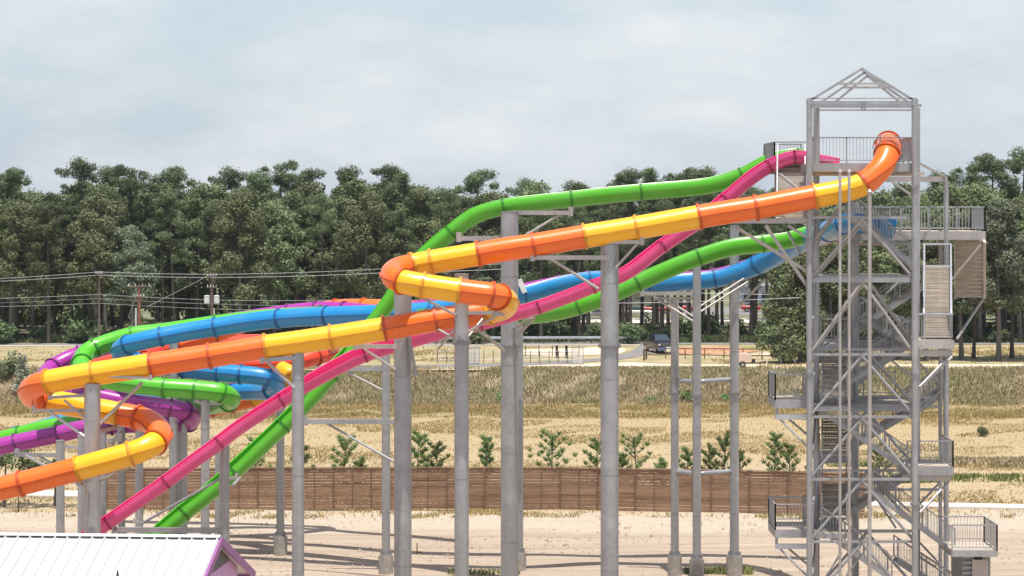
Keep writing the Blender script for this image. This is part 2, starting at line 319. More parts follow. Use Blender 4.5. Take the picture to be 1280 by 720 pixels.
C9 = [(352,462,146,'yellow O n'),(362,468,145.2,'r'),(364,477,145.5,'r'),(350,487,146.5,'r'),(318,498,148,'orange'),(290,505,148.5,'r'),(262,512,149,'n')]
SY, _ = slide('yellow_tube_slide', 'yellow tube slide showing as a bend behind the blue loop end', 'water slide', C9, .46)
C10 = [(352,474,149.5,'pink O n'),(335,492,149.2,'r'),(305,502,149,'r'),(265,511,148.8,'r'),(228,518,148.6,'n')]
SM, _ = slide('magenta_tube_slide', 'magenta red tube low behind the pink trough, beside the purple bend', 'water slide', C10, .42)
# ------------------------------------------------------------------ support columns
NC = []
def column(px, D, wpx, top, label, arms=(), flange=None, foot=True, mat='steel', cap=True):
    D = dm(D); r = wpx*D/F/2; x = (px-640)/F*D; zt = HC-(top-250)/F*D
    t = thing('support_column', (x, D, 0), label, 'column', 'steel columns carrying the slides')
    z0 = .95 if foot else 0
    MB().tube((x,D,z0+.06), (x,D,zt), r, 28).build('shaft', mat, t, smooth=40)
    for zz in range(3, int(zt), 4):
        MB().tube((x,D,zz+.3*r), (x,D,zz+.3*r+.035), r+.008, 28).build('weld_seam', 'steel_dark', t, smooth=40)
    MB().tube((x,D,-.3), (x,D,z0), r*1.75, 8 if r < .3 else 28).build('footing', 'concrete', t, smooth=50)
    b = MB(); b.tube((x,D,z0), (x,D,z0+.06), r*1.45, 24)
    for k in range(10):
        a = k*math.pi/5; b.tube((x+math.cos(a)*r*1.27, D+math.sin(a)*r*1.27, z0+.06), (x+math.cos(a)*r*1.27, D+math.sin(a)*r*1.27, z0+.22), .03, 6)
    b.build('base_plate', 'steel_dark', t)
    for fy in (flange or []):
        z = HC-(fy-250)/F*D; b = MB(); b.tube((x,D,z-.045), (x,D,z-.005), r+.10, 24).tube((x,D,z+.005), (x,D,z+.045), r+.10, 24)
        for k in range(12):
            a = k*math.pi/6; q = (x+math.cos(a)*(r+.06), D+math.sin(a)*(r+.06)); b.tube((q[0],q[1],z-.1), (q[0],q[1],z+.1), .02, 6)
        b.build('bolted_flange', 'steel_dark', t)
    if cap: MB().tube((x,D,zt), (x,D,zt+.03), r+.02, 24).build('cap_plate', 'steel_dark', t)
    for a in arms:
        kind, p, q, w = a[:4]; p = P(*p); q = P(*q); mt = a[4] if len(a) > 4 else 'steel_light'
        b = MB()
        if kind == 'arm':
            b.beam(p, q, w, w*1.15)
            d = (q-p).normalized()
            b.beam(q-d*.02-Vector((0,0,w*.9)), q-d*.02+Vector((0,0,w*1.6)), w*1.25, w*1.25, up=Vector((0,1,0)))   # clamp up to the slide
            b.build('support_arm', mt, t)
        elif kind == 'tie':
            d = q-p
            b.tube(p, p+d*.12, w*.3, 10, w*.6).tube(p+d*.12, q-d*.12, w*.6, 12).tube(q-d*.12, q, w*.6, 10, w*.3); b.build('tie_pipe', mt, t, smooth=40)
        else: b.tube(p, q, w/2, 8).build('brace', mt, t, smooth=50)
    NC.append(t); return t
D2 = 127.6
column(762, 107, 22.5, 306, 'thick column near the middle, topped by the yellow tube section', flange=(432,), arms=[
 ('arm', (762,322,106.6), (665,322,106.6), .16), ('brace', (748,361,106.6), (688,323,106.6), .13), ('arm', (762,302.5,106.6), (803,302.5,106.6), .14), ('brace', (770,334,106.6), (797,304,106.6), .12)])
column(637, 116, 22, 265, 'tallest thick column, rising to the crest of the green trough', flange=(432,), arms=[
 ('arm', (637,298,116.4), (573,298,116.4), .18), ('brace', (632,330,116.4), (592,300,116.4), .13), ('arm', (640,266,116.4), (714,266,116.4), .17), ('brace', (648,300,116.4), (700,268,116.4), .13),
 ('brace', (630,438,115), (590,405,111), .14), ('brace', (640,425,116), (668,398,112.6), .15), ('brace', (640,412,116), (664,397,112.6), .13)])
column(577, 105.6, 18, 343, 'smooth column under the second bend of the orange and yellow tube', flange=(428,), arms=[
 ('arm', (577,391,105.6), (629,391,105.2), .13, 'steel'), ('brace', (583,416,105.6), (625,392,105.4), .12), ('brace', (583,424,105.8), (607,394,106.6), .12), ('brace', (572,408,105.6), (548,436,109), .1), ('brace', (572,425,105.8), (541,408,106.8), .1), ('brace', (570,413,105.8), (545,430,106.8), .1),
 ('brace', (570,394,105.4), (517,366,104.8), .12, 'steel')])
column(503.5, 108.4, 22, 366, 'thick column below the first orange bend of the tube', flange=(), arms=[('arm', (503,433,108.2), (444,433,108), .16), ('brace', (494,462,108.2), (455,436,108), .12),('brace', (512,424,108), (520,470,108), .14,'steel')])
column(372.5, 107, 15.5, 441, 'medium column between the pink trough and the yellow part of the lower run', flange=(), arms=[
 ('arm', (372,447,106.8), (327,450,106.8), .15, 'steel'), ('brace', (368,485,106.8), (334,452,106.8), .13)])
column(115.5, 106.9, 20.5, 480, 'thick column standing behind the white roof, beside the first yellow run', flange=(), arms=[
 ('arm', (108,494,106.9), (62,497,107.2), .11, 'steel'), ('brace', (106,522,106.9), (80,500,107), .11), ('arm', (108,513,107), (42,513,108), .12), ('brace', (108,547,106.9), (62,515,107.6), .13, 'steel_bright'),
 ('brace', (122,533,106.9), (178,478,106.9), .15), ('arm', (122,470,106.6), (189,473,106.6), .1), ('arm', (122,540,106.9), (147,534,108.2), .12), ('brace', (124,601,106.9), (162,584,105.6), .13), ('arm', (108,600,106.9), (98,603,105.4), .14), ('brace', (114,622,106.9), (103,605,105.6), .12)])
T3 = [column(843.5, D2, 10, 372, 'left column of the slim trio below the blue trough', flange=(491,), arms=[('tie', (845,476,D2), (869,477,125.9), .2, 'steel'), ('tie', (845,589,D2), (869,592,125.9), .2, 'steel'), ('arm', (843,388,D2), (812,366,D2), .12)]),
 column(871, 125.8, 10.5, 330, 'middle and nearest column of the slim trio below the blue trough', flange=(494,), arms=[('arm', (871,367,125.8), (802,367,126.4), .15), ('arm', (871,373,125.8), (818,373,126.6), .12), ('brace', (867,402,125.8), (822,374,126.4), .13), ('brace', (867,396,125.8), (830,372,126.4), .1), ('brace', (875,390,125.8), (935,352,127), .1), ('brace', (875,383,125.8), (930,348,127), .09)]),
 column(918, D2, 11.5, 282, 'right column of the slim trio, rising behind the blue trough to the green one', flange=(491,), arms=[('tie', (916,474,D2), (874,477,125.9), .2, 'steel'), ('tie', (916,589,D2), (874,592,125.9), .2, 'steel'), ('brace', (921,385,D2), (953,352,127), .13)])]
column(649, 129.5, 10, 372, 'slim column almost hidden behind the tallest thick column', flange=())
column(482.5, 128, 10.5, 400, 'slim column on a grey footing beside the thick one under the orange bend', flange=(), arms=[
 ('arm', (478,461,128), (421,462,128), .17, 'steel'), ('brace', (482,490,128), (432,464,128), .14), ('arm', (500,527,124), (381,527,128), .2, 'steel'), ('brace', (494,578,124), (408,529,127), .13, 'steel')])
column(350.5, 140, 10, 470, 'slim column whose footing stands in curved slide shadows', flange=())
column(280.5, 112, 13, 558, 'short column carrying the pink trough, nearest the roof gable', flange=(), arms=[('brace', (276,598,112), (176,655,112.6), .12, 'steel'), ('brace', (291,607,113), (300,597,114.4), .14), ('arm', (280,600,112.4), (296,597,114.2), .12)])
column(272.5, 117, 8, 553, 'thin column just left of the short one carrying the pink trough', flange=())
column(256.5, 131, 11, 500, 'column below the lower green loop, right of the purple bend', flange=(), arms=[('arm', (257,505,131), (275,503,131), .15), ('arm', (257,507,131), (244,500,131), .13)])
column(230.5, 138, 7.5, 530, 'thin column under the outer purple bend', flange=())
column(224.5, 141, 6, 515, 'thinnest column left of the one under the purple bend', flange=())
column(174, 133, 10, 535, 'slim column seen between the purple tube and the pink trough foot', flange=(), arms=[('arm', (174,652,118), (168,652,118), .1)])
column(129, 139, 8.5, 538, 'slim column hugging the right side of the thick roofside column', flange=(), arms=[('arm', (129,552,139), (150,548,139), .18), ('brace', (131,575,139), (150,536,139), .16), ('brace', (131,590,139), (158,548,139), .14)])
column(102, 118, 10, 545, 'column hugging the left side of the thick roofside column', flange=())
column(75.5, 126, 10.5, 551, 'leftmost column, carrying the purple tube', flange=(), arms=[
 ('arm', (72,569,126), (21,568,138), .18, 'steel'), ('brace', (72,590,126), (33,570,132), .16), ('brace', (72,583,126), (46,569,132), .13), ('arm', (78,558,126), (104,560,126), .14)])
column(217, 138, 11, 425, 'background column under the left part of the long blue tube', flange=())
column(152, 140, 9, 442, 'background column inside the blue bend, by the green loop', flange=())
t = thing('low_steel_beam', (P(205,662,112).x, 112, 0), 'low horizontal grey beam between the roof ridge and the pink trough foot', 'beam')
b = MB(); b.beam(P(140,662,112), P(277,663,112), .18, .22); b.build('beam_rail', 'steel', t)
b = MB(); b.beam(P(141.5,664,112), P(141.5,664,112).xy.to_3d(), .14); b.beam(P(262,664,112), P(262,664,112).xy.to_3d(), .14); b.build('beam_leg', 'steel', t)
b = MB(); b.beam(P(144,648,111.4), P(144,662,112), .13); b.build('bracket', 'steel_dark', t)
# white lamp-like block clamped to the blue trough
# ------------------------------------------------------------------ tower
TW = thing('slide_tower', (P(1077,600,109).x, 109, 0), 'tall open steel stair tower with bare gable frame from which the slides start', 'tower')
def tw(): return MB()
def tcol(px, D, w, top, mat='steel', depth=None, name='tower_column', fl=()):
    x = (px-640)/F*D; r = w*D/F/2; zt = HC-(top-250)/F*D
    if name == 'tower_column':
        MB().tube((x,D,0), (x,D,zt), r, 16).build(name, mat, TW, smooth=40)
        for y in fl:
            z = HC-(y-250)/F*D; MB().tube((x,D,z-.05), (x,D,z+.05), r+.06, 16).build('column_splice', 'steel_dark', TW)
    else: MB().tube((x,D,0), (x,D,zt), r, 12).build(name, mat, TW, smooth=40)
    MB().tube((x,D,-.2), (x,D,.35), r*2.0, 16).build('tower_footing', 'concrete', TW)
tcol(1011.8, 107, 7.6, 124, fl=(466, 300)); tcol(1143.5, 107, 8.2, 124, fl=(466, 630, 233))
tcol(1020.5, 110.5, 8, 135, fl=(300,)); tcol(1147, 110.5, 6.5, 135)
tcol(1069, 113.5, 9.5, 253); tcol(1175.5, 113.5, 5, 288, mat='steel_light'); tcol(1182.6, 113.2, 6.5, 226)
for px, w, top in ((1050, 3.8, 215), (1061.5, 3.8, 215), (1087, 5, 240)):
    tcol(px, 105.9, w, top, 'steel_light', name='riser_pipe')
    q = P(px, top, 105.9); MB().tube(q, q+Vector((0,0,.12)), w*105.9/F/2*1.5, 12, .05).build('pipe_cap', 'steel_light', TW, smooth=50)
# chevron bracing and tie beams on front and rear faces
levels = [272, 350, 443, 521, 599, 677, 755]
for k, y in enumerate(levels):
    for (D, xa, xb) in ((107.25, 1014, 1141), (110.5, 1021, 1146)):
        h = .2 if k == 1 else .11
        if D > 108: y2 = 250+(y-250)*107/110.5
        else: y2 = y
        if y2 < 740: MB().beam(P(xa,y2,D), P(xb,y2,D), h*.8, h).build('tie_beam', 'steel' , TW)
        if 0 < k and k < len(levels)-0:
            mx = (xa+xb)/2; yt = 250+(levels[k-1]-250)*107/D if D > 108 else levels[k-1]
            if yt < 730:
                for xx in (xa, xb): MB().tube(P(mx,yt+2,D), P(xx,y2-3,D), .062, 8).build('chevron_brace', 'steel_light' if k < 3 else 'steel', TW, smooth=50)
                MB().box(tuple(P(mx-3,yt+4,D)-Vector((0,.02,0))), tuple(P(mx+3,yt-1,D)+Vector((0,.02,0)))).build('gusset_plate', 'steel_light', TW)
# side faces
for (xa, Da, xb, Db) in ((1011.8,107,1020.5,110.5), (1143.5,107,1147,110.5)):
    for k, y in enumerate(levels[:-1]):
        pa = P(xa,y,Da); pb = P(xb,y,Db); pb.z = pa.z; MB().beam(pa, pb, .09, .12).build('tie_beam', 'steel', TW)
        pc = P(xa,levels[k+1],Da); MB().tube(pc, pb, .045, 8).build('side_brace', 'steel', TW)
# gable roof frame
def gz(y): return HC-(y-250)/F*107
zE, zR = gz(125), gz(86)
b = MB()
def TP(fx, fy, z):   # tower plan coordinates: fx 0..1 across, fy 0..1 back
    a = P(1011.8,250,107); c = P(1143.5,250,107); d = P(1020.5,250,110.5); v = a+(c-a)*fx+(d-a)*fy; v.z = z; return v
for fy, ins, dz in ((0, .015, 0), (.5, .09, -.06), (1, .17, -.12)):
    b = MB(); b.beam(TP(ins, fy, zE), TP(.5, fy, zR+dz), .06, .1); b.build('rafter', 'steel', TW)
    b = MB(); b.beam(TP(1-ins, fy, zE), TP(.5, fy, zR+dz), .06, .1); b.build('rafter', 'steel', TW)
for fy in (0, 1):
    b = MB(); b.beam(TP(.27, fy, zE+(zR-zE)*.52), TP(.73, fy, zE+(zR-zE)*.52), .09, .09); b.build('collar_tie', 'steel_light', TW)
    b = MB(); b.beam(TP(-.03, fy, gz(128)), TP(1.03, fy, gz(128)), .12, .12).beam(TP(0, fy, gz(134)), TP(1, fy, gz(134)), .08, .07); b.build('eave_beam', 'steel', TW)
b = MB(); b.beam(TP(-.02, .0, gz(123)), TP(1.02, .0, gz(123)), .06, .05); b.build('eave_rail', 'steel_light', TW)
for fx in (.015, .985): MB().beam(TP(fx, -.04, gz(129.5)), TP(fx, 1.04, gz(129.5)), .12, .12).build('eave_beam', 'steel', TW)
MB().beam(TP(.5, -.02, zR), TP(.5, 1.02, zR), .1, .1).build('ridge_beam', 'steel', TW)
b = MB(); b.box(tuple(TP(.49, -.02, gz(137))-Vector((.0,.03,0))), tuple(TP(.51, -.02, gz(127))+Vector((0,.02,0)))).box(tuple(TP(.52, -.02, gz(137))-Vector((.0,.03,0))), tuple(TP(.535, -.02, gz(127))+Vector((0,.02,0)))); b.build('splice_plate', 'steel_dark', TW)
# decks, railings, stairs
def railing(a, c, parent, h=1.07, pick=.14, mat='steel', post=1.3, kick=True):
    b = MB(); a = Vector(a); c = Vector(c); d = c-a; L = d.length; n = max(1, round(L/post)); zz = Vector((0,0,1))
    for k in range(n+1):
        p = a+d*(k/n); b.beam(p, p+zz*(h+.02), .06)
    b.beam(a+zz*h, c+zz*h, .06, .05); b.beam(a+zz*.12, c+zz*.12, .035, .035)
    m = max(1, int(L/pick))
    for k in range(1, m): 
        p = a+d*(k/m); b.beam(p+zz*.12, p+zz*h, .018)
    o = b.build('railing', mat, TW); 
    if parent is not None: o.parent = parent
    return o
def deck(x0, x1, y, D0, D1, th=.3, rails='fblr', mat='steel', y_beam=True, rh=1.07, name='landing', skew=0.):
    a = P(x0,y,D0); c = P(x1,y,D0); z = a.z; a.z = z; c.z = z
    X0, X1 = a.x, c.x; s = skew
    b = MB(); vs = [(X0,D0,z-.06),(X1,D0,z-.06),(X1+s,D1,z-.06),(X0+s,D1,z-.06),(X0,D0,z),(X1,D0,z),(X1+s,D1,z),(X0+s,D1,z)]
    b.add(vs, [(0,3,2,1),(4,5,6,7),(0,1,5,4),(1,2,6,5),(2,3,7,6),(3,0,4,7)])
    o = b.build(name, 'tread', TW)
    fr = MB(); e = .04
    A, B, C, Dd = Vector((X0,D0-e,z-th/2)), Vector((X1,D0-e,z-th/2)), Vector((X1+s,D1+e,z-th/2)), Vector((X0+s,D1+e,z-th/2))
    for p, q in ((A,B),(B,C),(C,Dd),(Dd,A)): fr.beam(p, q, .07, th)
    for k in range(1, 4): fr.beam(A.lerp(B,k/4)+Vector((0,.1,-.02)), Dd.lerp(C,k/4)+Vector((0,-.1,-.02)), .06, th*.55)
    q = fr.build('edge_frame', mat, TW); q.parent = o
    zt = Vector((0,0,th/2))
    for k, (p, q) in {'f':(A,B),'r':(B,C),'b':(Dd,C),'l':(A,Dd)}.items():
        if k in rails: railing(p+zt, q+zt, o, rh)
    return o
def flight(p0, p1, w, wd, closed=False, rail=True, mat='steel', tread='steel', st=.28, rh=.95):
    """stairs from p0 up to p1 (centre of nosings), width w along unit vector wd"""
    p0, p1, wd = Vector(p0), Vector(p1), Vector(wd).normalized(); d = p1-p0; hz = d.xy.to_3d(); n = max(3, int(abs(d.z)/.19)); hd = hz.normalized()
    b = MB(); g = hz.length/n
    for k in range(n):
        c = p0+d*((k+.5)/n); b.beam(c-wd*w/2, c+wd*w/2, max(.2, g*.95), .045, up=Vector((0,0,1)))
        if closed: b.beam(c-wd*w/2+hd*g*.5+Vector((0,0,.1)), c+wd*w/2+hd*g*.5+Vector((0,0,.1)), .03, abs(d.z)/n*.62)
    o = b.build('stair_flight', tread, TW)
    for s in (-1, 1):
        q = MB(); off = wd*(w/2+.03)*s; q.beam(p0+off, p1+off, .05, st*.72, up=Vector((0,0,1))); q.build('stringer', mat, TW).parent = o
        if rail: railing(p0+off+Vector((0,0,.05)), p1+off+Vector((0,0,.05)), o, rh, .16)
    return o
Y = Vector((0,1,0)); X = Vector((1,0,0))
deck(1016, 1142, 204, 107.35, 111.5, .36, 'fr', name='top_deck'); 
MB().beam(P(1016,217,108.5), P(1141,217,108.5), .12, .16).build('deck_beam', 'tread', TW)
MB().box(tuple(P(1020,219,108)), tuple(P(1142,216,111))).build('deck_soffit', 'tread', TW)
deck(968, 1016, 208, 113, 117.5, .3, 'fbl', name='landing')
# planked undersides of the end-on flights, and the middle deck
flight(P(989,275,109.6), P(989,208,112.8), 1.15, X, True, True, 'steel_light', 'tread', .3)
deck(1056, 1231, 289, 113.2, 116.5, .38, 'fbr', mat='steel_light', name='middle_deck')
MB().beam(P(1062,305,113.4), P(1186,305,113.4), .12, .14).build('deck_beam', 'tread', TW)
flight(P(1211.5,372,117.5), P(1211.5,300,114.6), 1.25, X, True, False, 'steel_light', 'tread', .3)
b = MB(); b.beam(P(1194,369,117.4), P(1231,369,117.4), .12, .2).beam(P(1231,302,113.4), P(1231,372,117.4), .1); b.beam(P(1231,302,117.4), P(1231,372,117.4), .1); b.build('hanger_frame', 'steel_light', TW)
MB().tube(P(1226,306,113), P(1185,355,113.2), .05, 8).build('hanger_brace', 'steel_light', TW); MB().tube(P(1228,375,117.2), P(1196,424,113.4), .055, 8).build('hanger_brace', 'steel_light', TW)
b = MB(); b.beam(P(1100,224,113.2), P(1184,224,113.2), .16, .24).beam(P(1149,204,112), P(1183,222,113.2), .08).beam(P(1100,216,113), P(1138,243,113), .1); b.build('upper_frame', 'steel_light', TW)
flight(P(1172,424,108.6), P(1172,333,112.8), 1.12, X, True, True, 'steel_light', 'tread', .25)
b = MB()
for xx in (1155.5, 1188.5): b.beam(P(xx,306,109.5), P(xx,425,108.7), .07)
b.beam(P(1155,305,109.5), P(1189,305,109.5), .06).beam(P(1155,333,109.3), P(1189,333,109.3), .06).beam(P(1148,392,108.6), P(1190,392,108.6), .05); b.build('gate_frame', 'steel_bright', TW)
deck(1147, 1192, 425, 108.2, 111.4, .36, 'fr', mat='steel_light')
MB().beam(P(1147,441,108.5), P(1190,441,108.5), .12, .26).build('deck_beam', 'steel_light', TW)
for p_, q_ in ((P(1186,446,108.6), P(1149,484,107.4)), (P(1190,446,111.2), P(1153,482,110))): MB().tube(p_, q_, .055, 8).build('knee_brace', 'steel_light', TW)
# left cantilevered landings
for y in (500, 662):
    th = .34
    deck(969, 1016, y, 108, 110.6, th, 'fbl')
    MB().beam(P(969,y+21,108.2), P(1012,y+21,108.2), .12, .22).build('deck_beam', 'steel_bright', TW)
    MB().beam(P(970.5,y+8,108.2), P(970.5,y+22,108.2), .1).build('hanger', 'steel', TW); b = MB().beam(P(971,y+8,110.4), P(971,y+20,110.4), .1)
    b.v and b.build('hanger', 'steel', TW)
    for p_, q_ in ((P(975,y+24,108.2), P(1010,y+59,107.6)), (P(986,y+24,110.4), P(1012,y+46,110.0))): MB().tube(p_, q_, .05, 8).build('knee_brace', 'steel', TW)
# right landings
deck(1134, 1191, 583, 108.2, 111, .36, 'fr'); MB().beam(P(1128,597,108.4), P(1189,597,108.4), .14, .26).build('deck_beam', 'steel_light', TW)
for p_, q_ in ((P(1176,602,111), P(1146,634,110)), (P(1186,602,108.6), P(1150,641,107.4))): MB().tube(p_, q_, .05, 8).build('knee_brace', 'steel', TW)
deck(1190, 1246, 688, 107.6, 110.4, .26, 'fbr', name='exit_landing')
deck(1026, 1060, 443-14, 113.5, 117, .22, 'fb'); deck(1058, 1142, 430, 114.5, 117.5, .2, 'fb'); deck(1024,1060,573,113.5,117,.2,'fb'); deck(1058,1140,505,111.6,116.5,.3,'b')
deck(1022,1140,345,114,117.5,.2,'')
deck(1020, 1060, 508, 108.4, 113, .2, 'b'); deck(1020, 1058, 667, 108.4, 113, .2, 'b')
# flights across the tower (front lane and rear lane)
FD, RD = 109.6, 112.2; LW = 1.2
def cross(xa, ya, xb, yb, D, **k): flight(P(xa,ya,D), P(xb,yb,D), LW, Y, **k)
cross(1137,590,1024,512, FD); cross(1040,489,1136,430, RD); cross(1030,660,1137,590, RD); cross(1112,722,1024,660, FD)
cross(1190,688,1088,614, FD+.3); cross(1066,412,1150,360, RD+2.2); cross(1140,332,1060,270, FD); cross(1072,398,1140,432,RD+2); cross(1060,484,1140,425, RD+2.6)
cross(1190,745,1120,700, RD); cross(1135,520,1180,488,RD+2.2); cross(1060,560,1176,490,RD+2.8)
# end-on flights at the left inside the frame
for ya, yb in ((498, 446), (572, 520), (650,606)):
    flight(P(1043,ya,109), P(1043,yb,112.6), 1.0, X, True, True, 'steel', 'tread', .25)
b = MB()
for (xa,ya,xb,yb,D) in ((1124,352,1072,400,113),(1085,365,1126,402,113),(1030,432,1076,400,113),(1176,488,1140,520,113),(1060,566,1110,522,114),(1150,455,1176,480,113),(1110,447,1138,470,110.6),(1100,606,1138,640,112.6),(1092,618,1120,660,112),(1140,690,1180,716,112),(1140,668,1176,706,112),(1028,728,1052,690,108),(1052,728,1076,694,108)):
    MB().tube(P(xa,ya,D), P(xb,yb,D), .045, 8).build('inner_brace', 'steel', TW)
for (xa,ya,xb,yb,D,h) in ((1058,505,1140,505,114,.26),(1058,497,1176,497,114.4,.08),(1016,277,900,277,109.5,.16),(1016,268,936,270,112,.1),(1143,508,1176,508,113.4,.1),(1060,300,1134,300,113.2,.1),(1058,612,1178,612,113.4,.12),(1022,444,1140,444,111,.1),(1030,664,1138,664,111,.12)):
    MB().beam(P(xa,ya,D), P(xb,yb,D), .09, h).build('tie_beam', 'steel', TW)
# outriggers carrying the slides left of the tower
for (xa,ya,Da,xb,yb,Db,w) in ((1012,362,107.2,957,282,107,.13),(1018,345,110,920,284,107.5,.12),(1014,300,107,985,282,107.4,.1),(1010,275,107,945,275,106.9,.13),(1020,258,110,1010,275,107,.1),(1000,318,112,985,290,113,.1),
      (1020,300,110.4,1052,258,108,.11),(1026,290,110.4,1046,262,108,.08),(1008,245,107,975,218,110,.1)):
    MB().beam(P(xa,ya,Da), P(xb,yb,Db), w*.8, w).build('outrigger', 'steel_light', TW)
b = MB(); b.beam(P(969.5,210,113), P(969.5,275,113), .09).beam(P(1005,240,113.2), P(969,276,113.2), .06); b.build('hanger_frame', 'steel_light', TW)
# loops bracing the tube mouth, pipe stubs
b = MB(); a0 = [P(1110+19*math.cos(t), 186-19*math.sin(t), 107.6) for t in np.linspace(0, math.pi, 12)]
for p, q in zip(a0[:-1], a0[1:]): b.tube(p, q, .025, 6)
b.build('tube_hoop', 'steel_dark', TW)
MB().box(tuple(P(1095,204,108)), tuple(P(1128,172,108.1)+Vector((0,.02,0)))) 
# ------------------------------------------------------------------ small shed under the exit landing
x0, x1 = P(1203,700,108.6).x, P(1238,700,108.6).x
SH = thing('metal_shed', ((x0+x1)/2, 110, 0), 'small dark corrugated metal shed under the exit landing, lowest right', 'shed')
b = MB(); zt = P(1203,694,108.6).z
n = 26
for k in range(n):
    xa = x0+(x1-x0)*k/n; b.box((xa, 108.6+.03*(k % 2), 0), (xa+(x1-x0)/n, 111.4, zt))
b.build('wall', 'steel_dark', SH)
b = MB()
for k in range(11): b.box((x0, 108.52, zt-.12-.22*k), (x1, 108.585, zt-.03-.22*k))
b.build('cladding_rib', 'steel', SH)
a = P(1215,700,108.5); c = P(1235,700,108.5); MB().box((a.x,108.46,.05), (c.x,108.51,P(0,699,108.5).z)).build('door', 'steel_light', SH)
MB().box((a.x+.1,108.3,P(0,699,108.5).z), (a.x+.4,108.5,P(0,696.5,108.5).z+.1)).build('lamp_box', 'dark', SH)
MB().box((x0-.1,108.4,zt), (x1+.1,111.5,zt+.05)).build('roof', 'steel_dark', SH)
# ------------------------------------------------------------------ white roofed building
RX, RY, RZ = P(275,671,85); HS = 6.0; EZ = RZ-2.0; rot = math.radians(4.6)
BW = thing('white_roofed_building', (RX-10, RY+.8, 0), 'low building with a white ribbed metal roof and purple gable trim', 'building')
ax = Vector((-math.cos(rot), math.sin(rot), 0)); dp = Vector((math.sin(rot), math.cos(rot), 0)); R0 = Vector((RX, RY, RZ)); LEN = 22
def RB(l, s, z): return R0+ax*l+dp*s+Vector((0,0,z))      # l along ridge, s across (+back), z relative
drop = 2.0
b = MB()
for s in (-1, 1):
    for th in (0,):
        A, B2, C, Dd = RB(0, 0, 0), RB(LEN, 0, 0), RB(LEN, s*HS, -drop), RB(0, s*HS, -drop)
        dn = Vector((0,0,-.12)); b.add([A,B2,C,Dd,A+dn,B2+dn,C+dn,Dd+dn], [(0,1,2,3),(7,6,5,4),(0,4,5,1),(1,5,6,2),(2,6,7,3),(3,7,4,0)])
    k = 0.0
    while k < LEN:
        p = RB(k+.05, s*.12, -.04*1+.02); q = RB(k+.05, s*HS, -drop+.02); b.beam(p, q, .045, .085); k += .42
roof = b.build('roof', 'white_roof', BW)
b = MB(); 
for s in (-1, 1):
    A, B2, C, Dd = RB(-.03, 0, .07), RB(LEN, 0, .07), RB(LEN, s*.22, -.0), RB(-.03, s*.22, -.0); b.add([A,B2,C,Dd], [(0,1,2,3)])
b.build('ridge_cap', 'white_roof', BW).parent = roof
b = MB(); k = .05
while k < LEN: b.add([RB(k,-.225,-.0), RB(k+.34,-.225,-.0), RB(k+.34,-.24,-.05), RB(k,-.24,-.05)], [(0,1,2,3)]); k += .42
b.build('ridge_vent', 'dark', BW).parent = roof
for s in (-1, 1):
    b = MB(); b.beam(RB(-.05, 0, -.15), RB(-.05, s*(HS+.05), -drop-.15), .09, .26, up=Vector((0,0,1))); b.build('gable_fascia', 'purple_paint', BW)
    b = MB(); b.beam(RB(0, s*(HS+.03), -drop-.12), RB(LEN, s*(HS+.03), -drop-.12), .06, .3); b.build('eave_fascia', 'purple_paint', BW)
ov = .3; zw = -1.55
def zr(s): return -abs(s)/HS*drop-.16
W = HS-1.3
b = MB(); 
pts = [RB(ov, -W, -RZ), RB(ov, W, -RZ), RB(ov, W, zr(W)), RB(ov, 0, zr(0)), RB(ov, -W, zr(W))]
pts2 = [p+ax*(LEN-2) for p in pts]; b.add(pts+pts2, [(0,1,2,3,4), (9,8,7,6,5), (0,5,6,1), (1,6,7,2), (4,9,5,0)])
b.build('wall', 'lilac_paint', BW)
b = MB()
s = -3.6
while s < 3.6:
    z1 = max(zr(s), zr(s+.26))-.0; z1 = min(zr(s), zr(s+.26)); zb = -1.62-.0
    zb = -1.2
    if z1 > zb+.02: b.add([RB(ov-.06,s,zb), RB(ov-.06,s+.26,zb), RB(ov-.06,s+.26,z1), RB(ov-.06,s,z1), RB(ov-.0,s,zb), RB(ov-.0,s+.26,zb), RB(ov-.0,s+.26,z1), RB(ov-.0,s,z1)], [(0,1,2,3),(0,4,5,1),(1,5,6,2),(3,2,6,7),(0,3,7,4)])
    s += .3
b.build('gable_boards', 'louvre', BW)
MB().tube(P(147,722,80.6), P(147,713,80.6), .05, 8, .02).build('roof_finial', 'dark', BW)
# ------------------------------------------------------------------ timber fence
FP = [(133,638),(190,638),(300,638),(420,637.5),(520,637.5),(620,637.5),(700,637.5),(770,639),(850,640.5),(930,642),(1000,643.5),(1081,646)]
FW = thing('timber_fence', tuple(G(640,638)), 'long brown horizontal board fence curving behind the columns', 'fence')
gp = [G(x, y) for x, y in FP]; fs, _i = spline(gp)
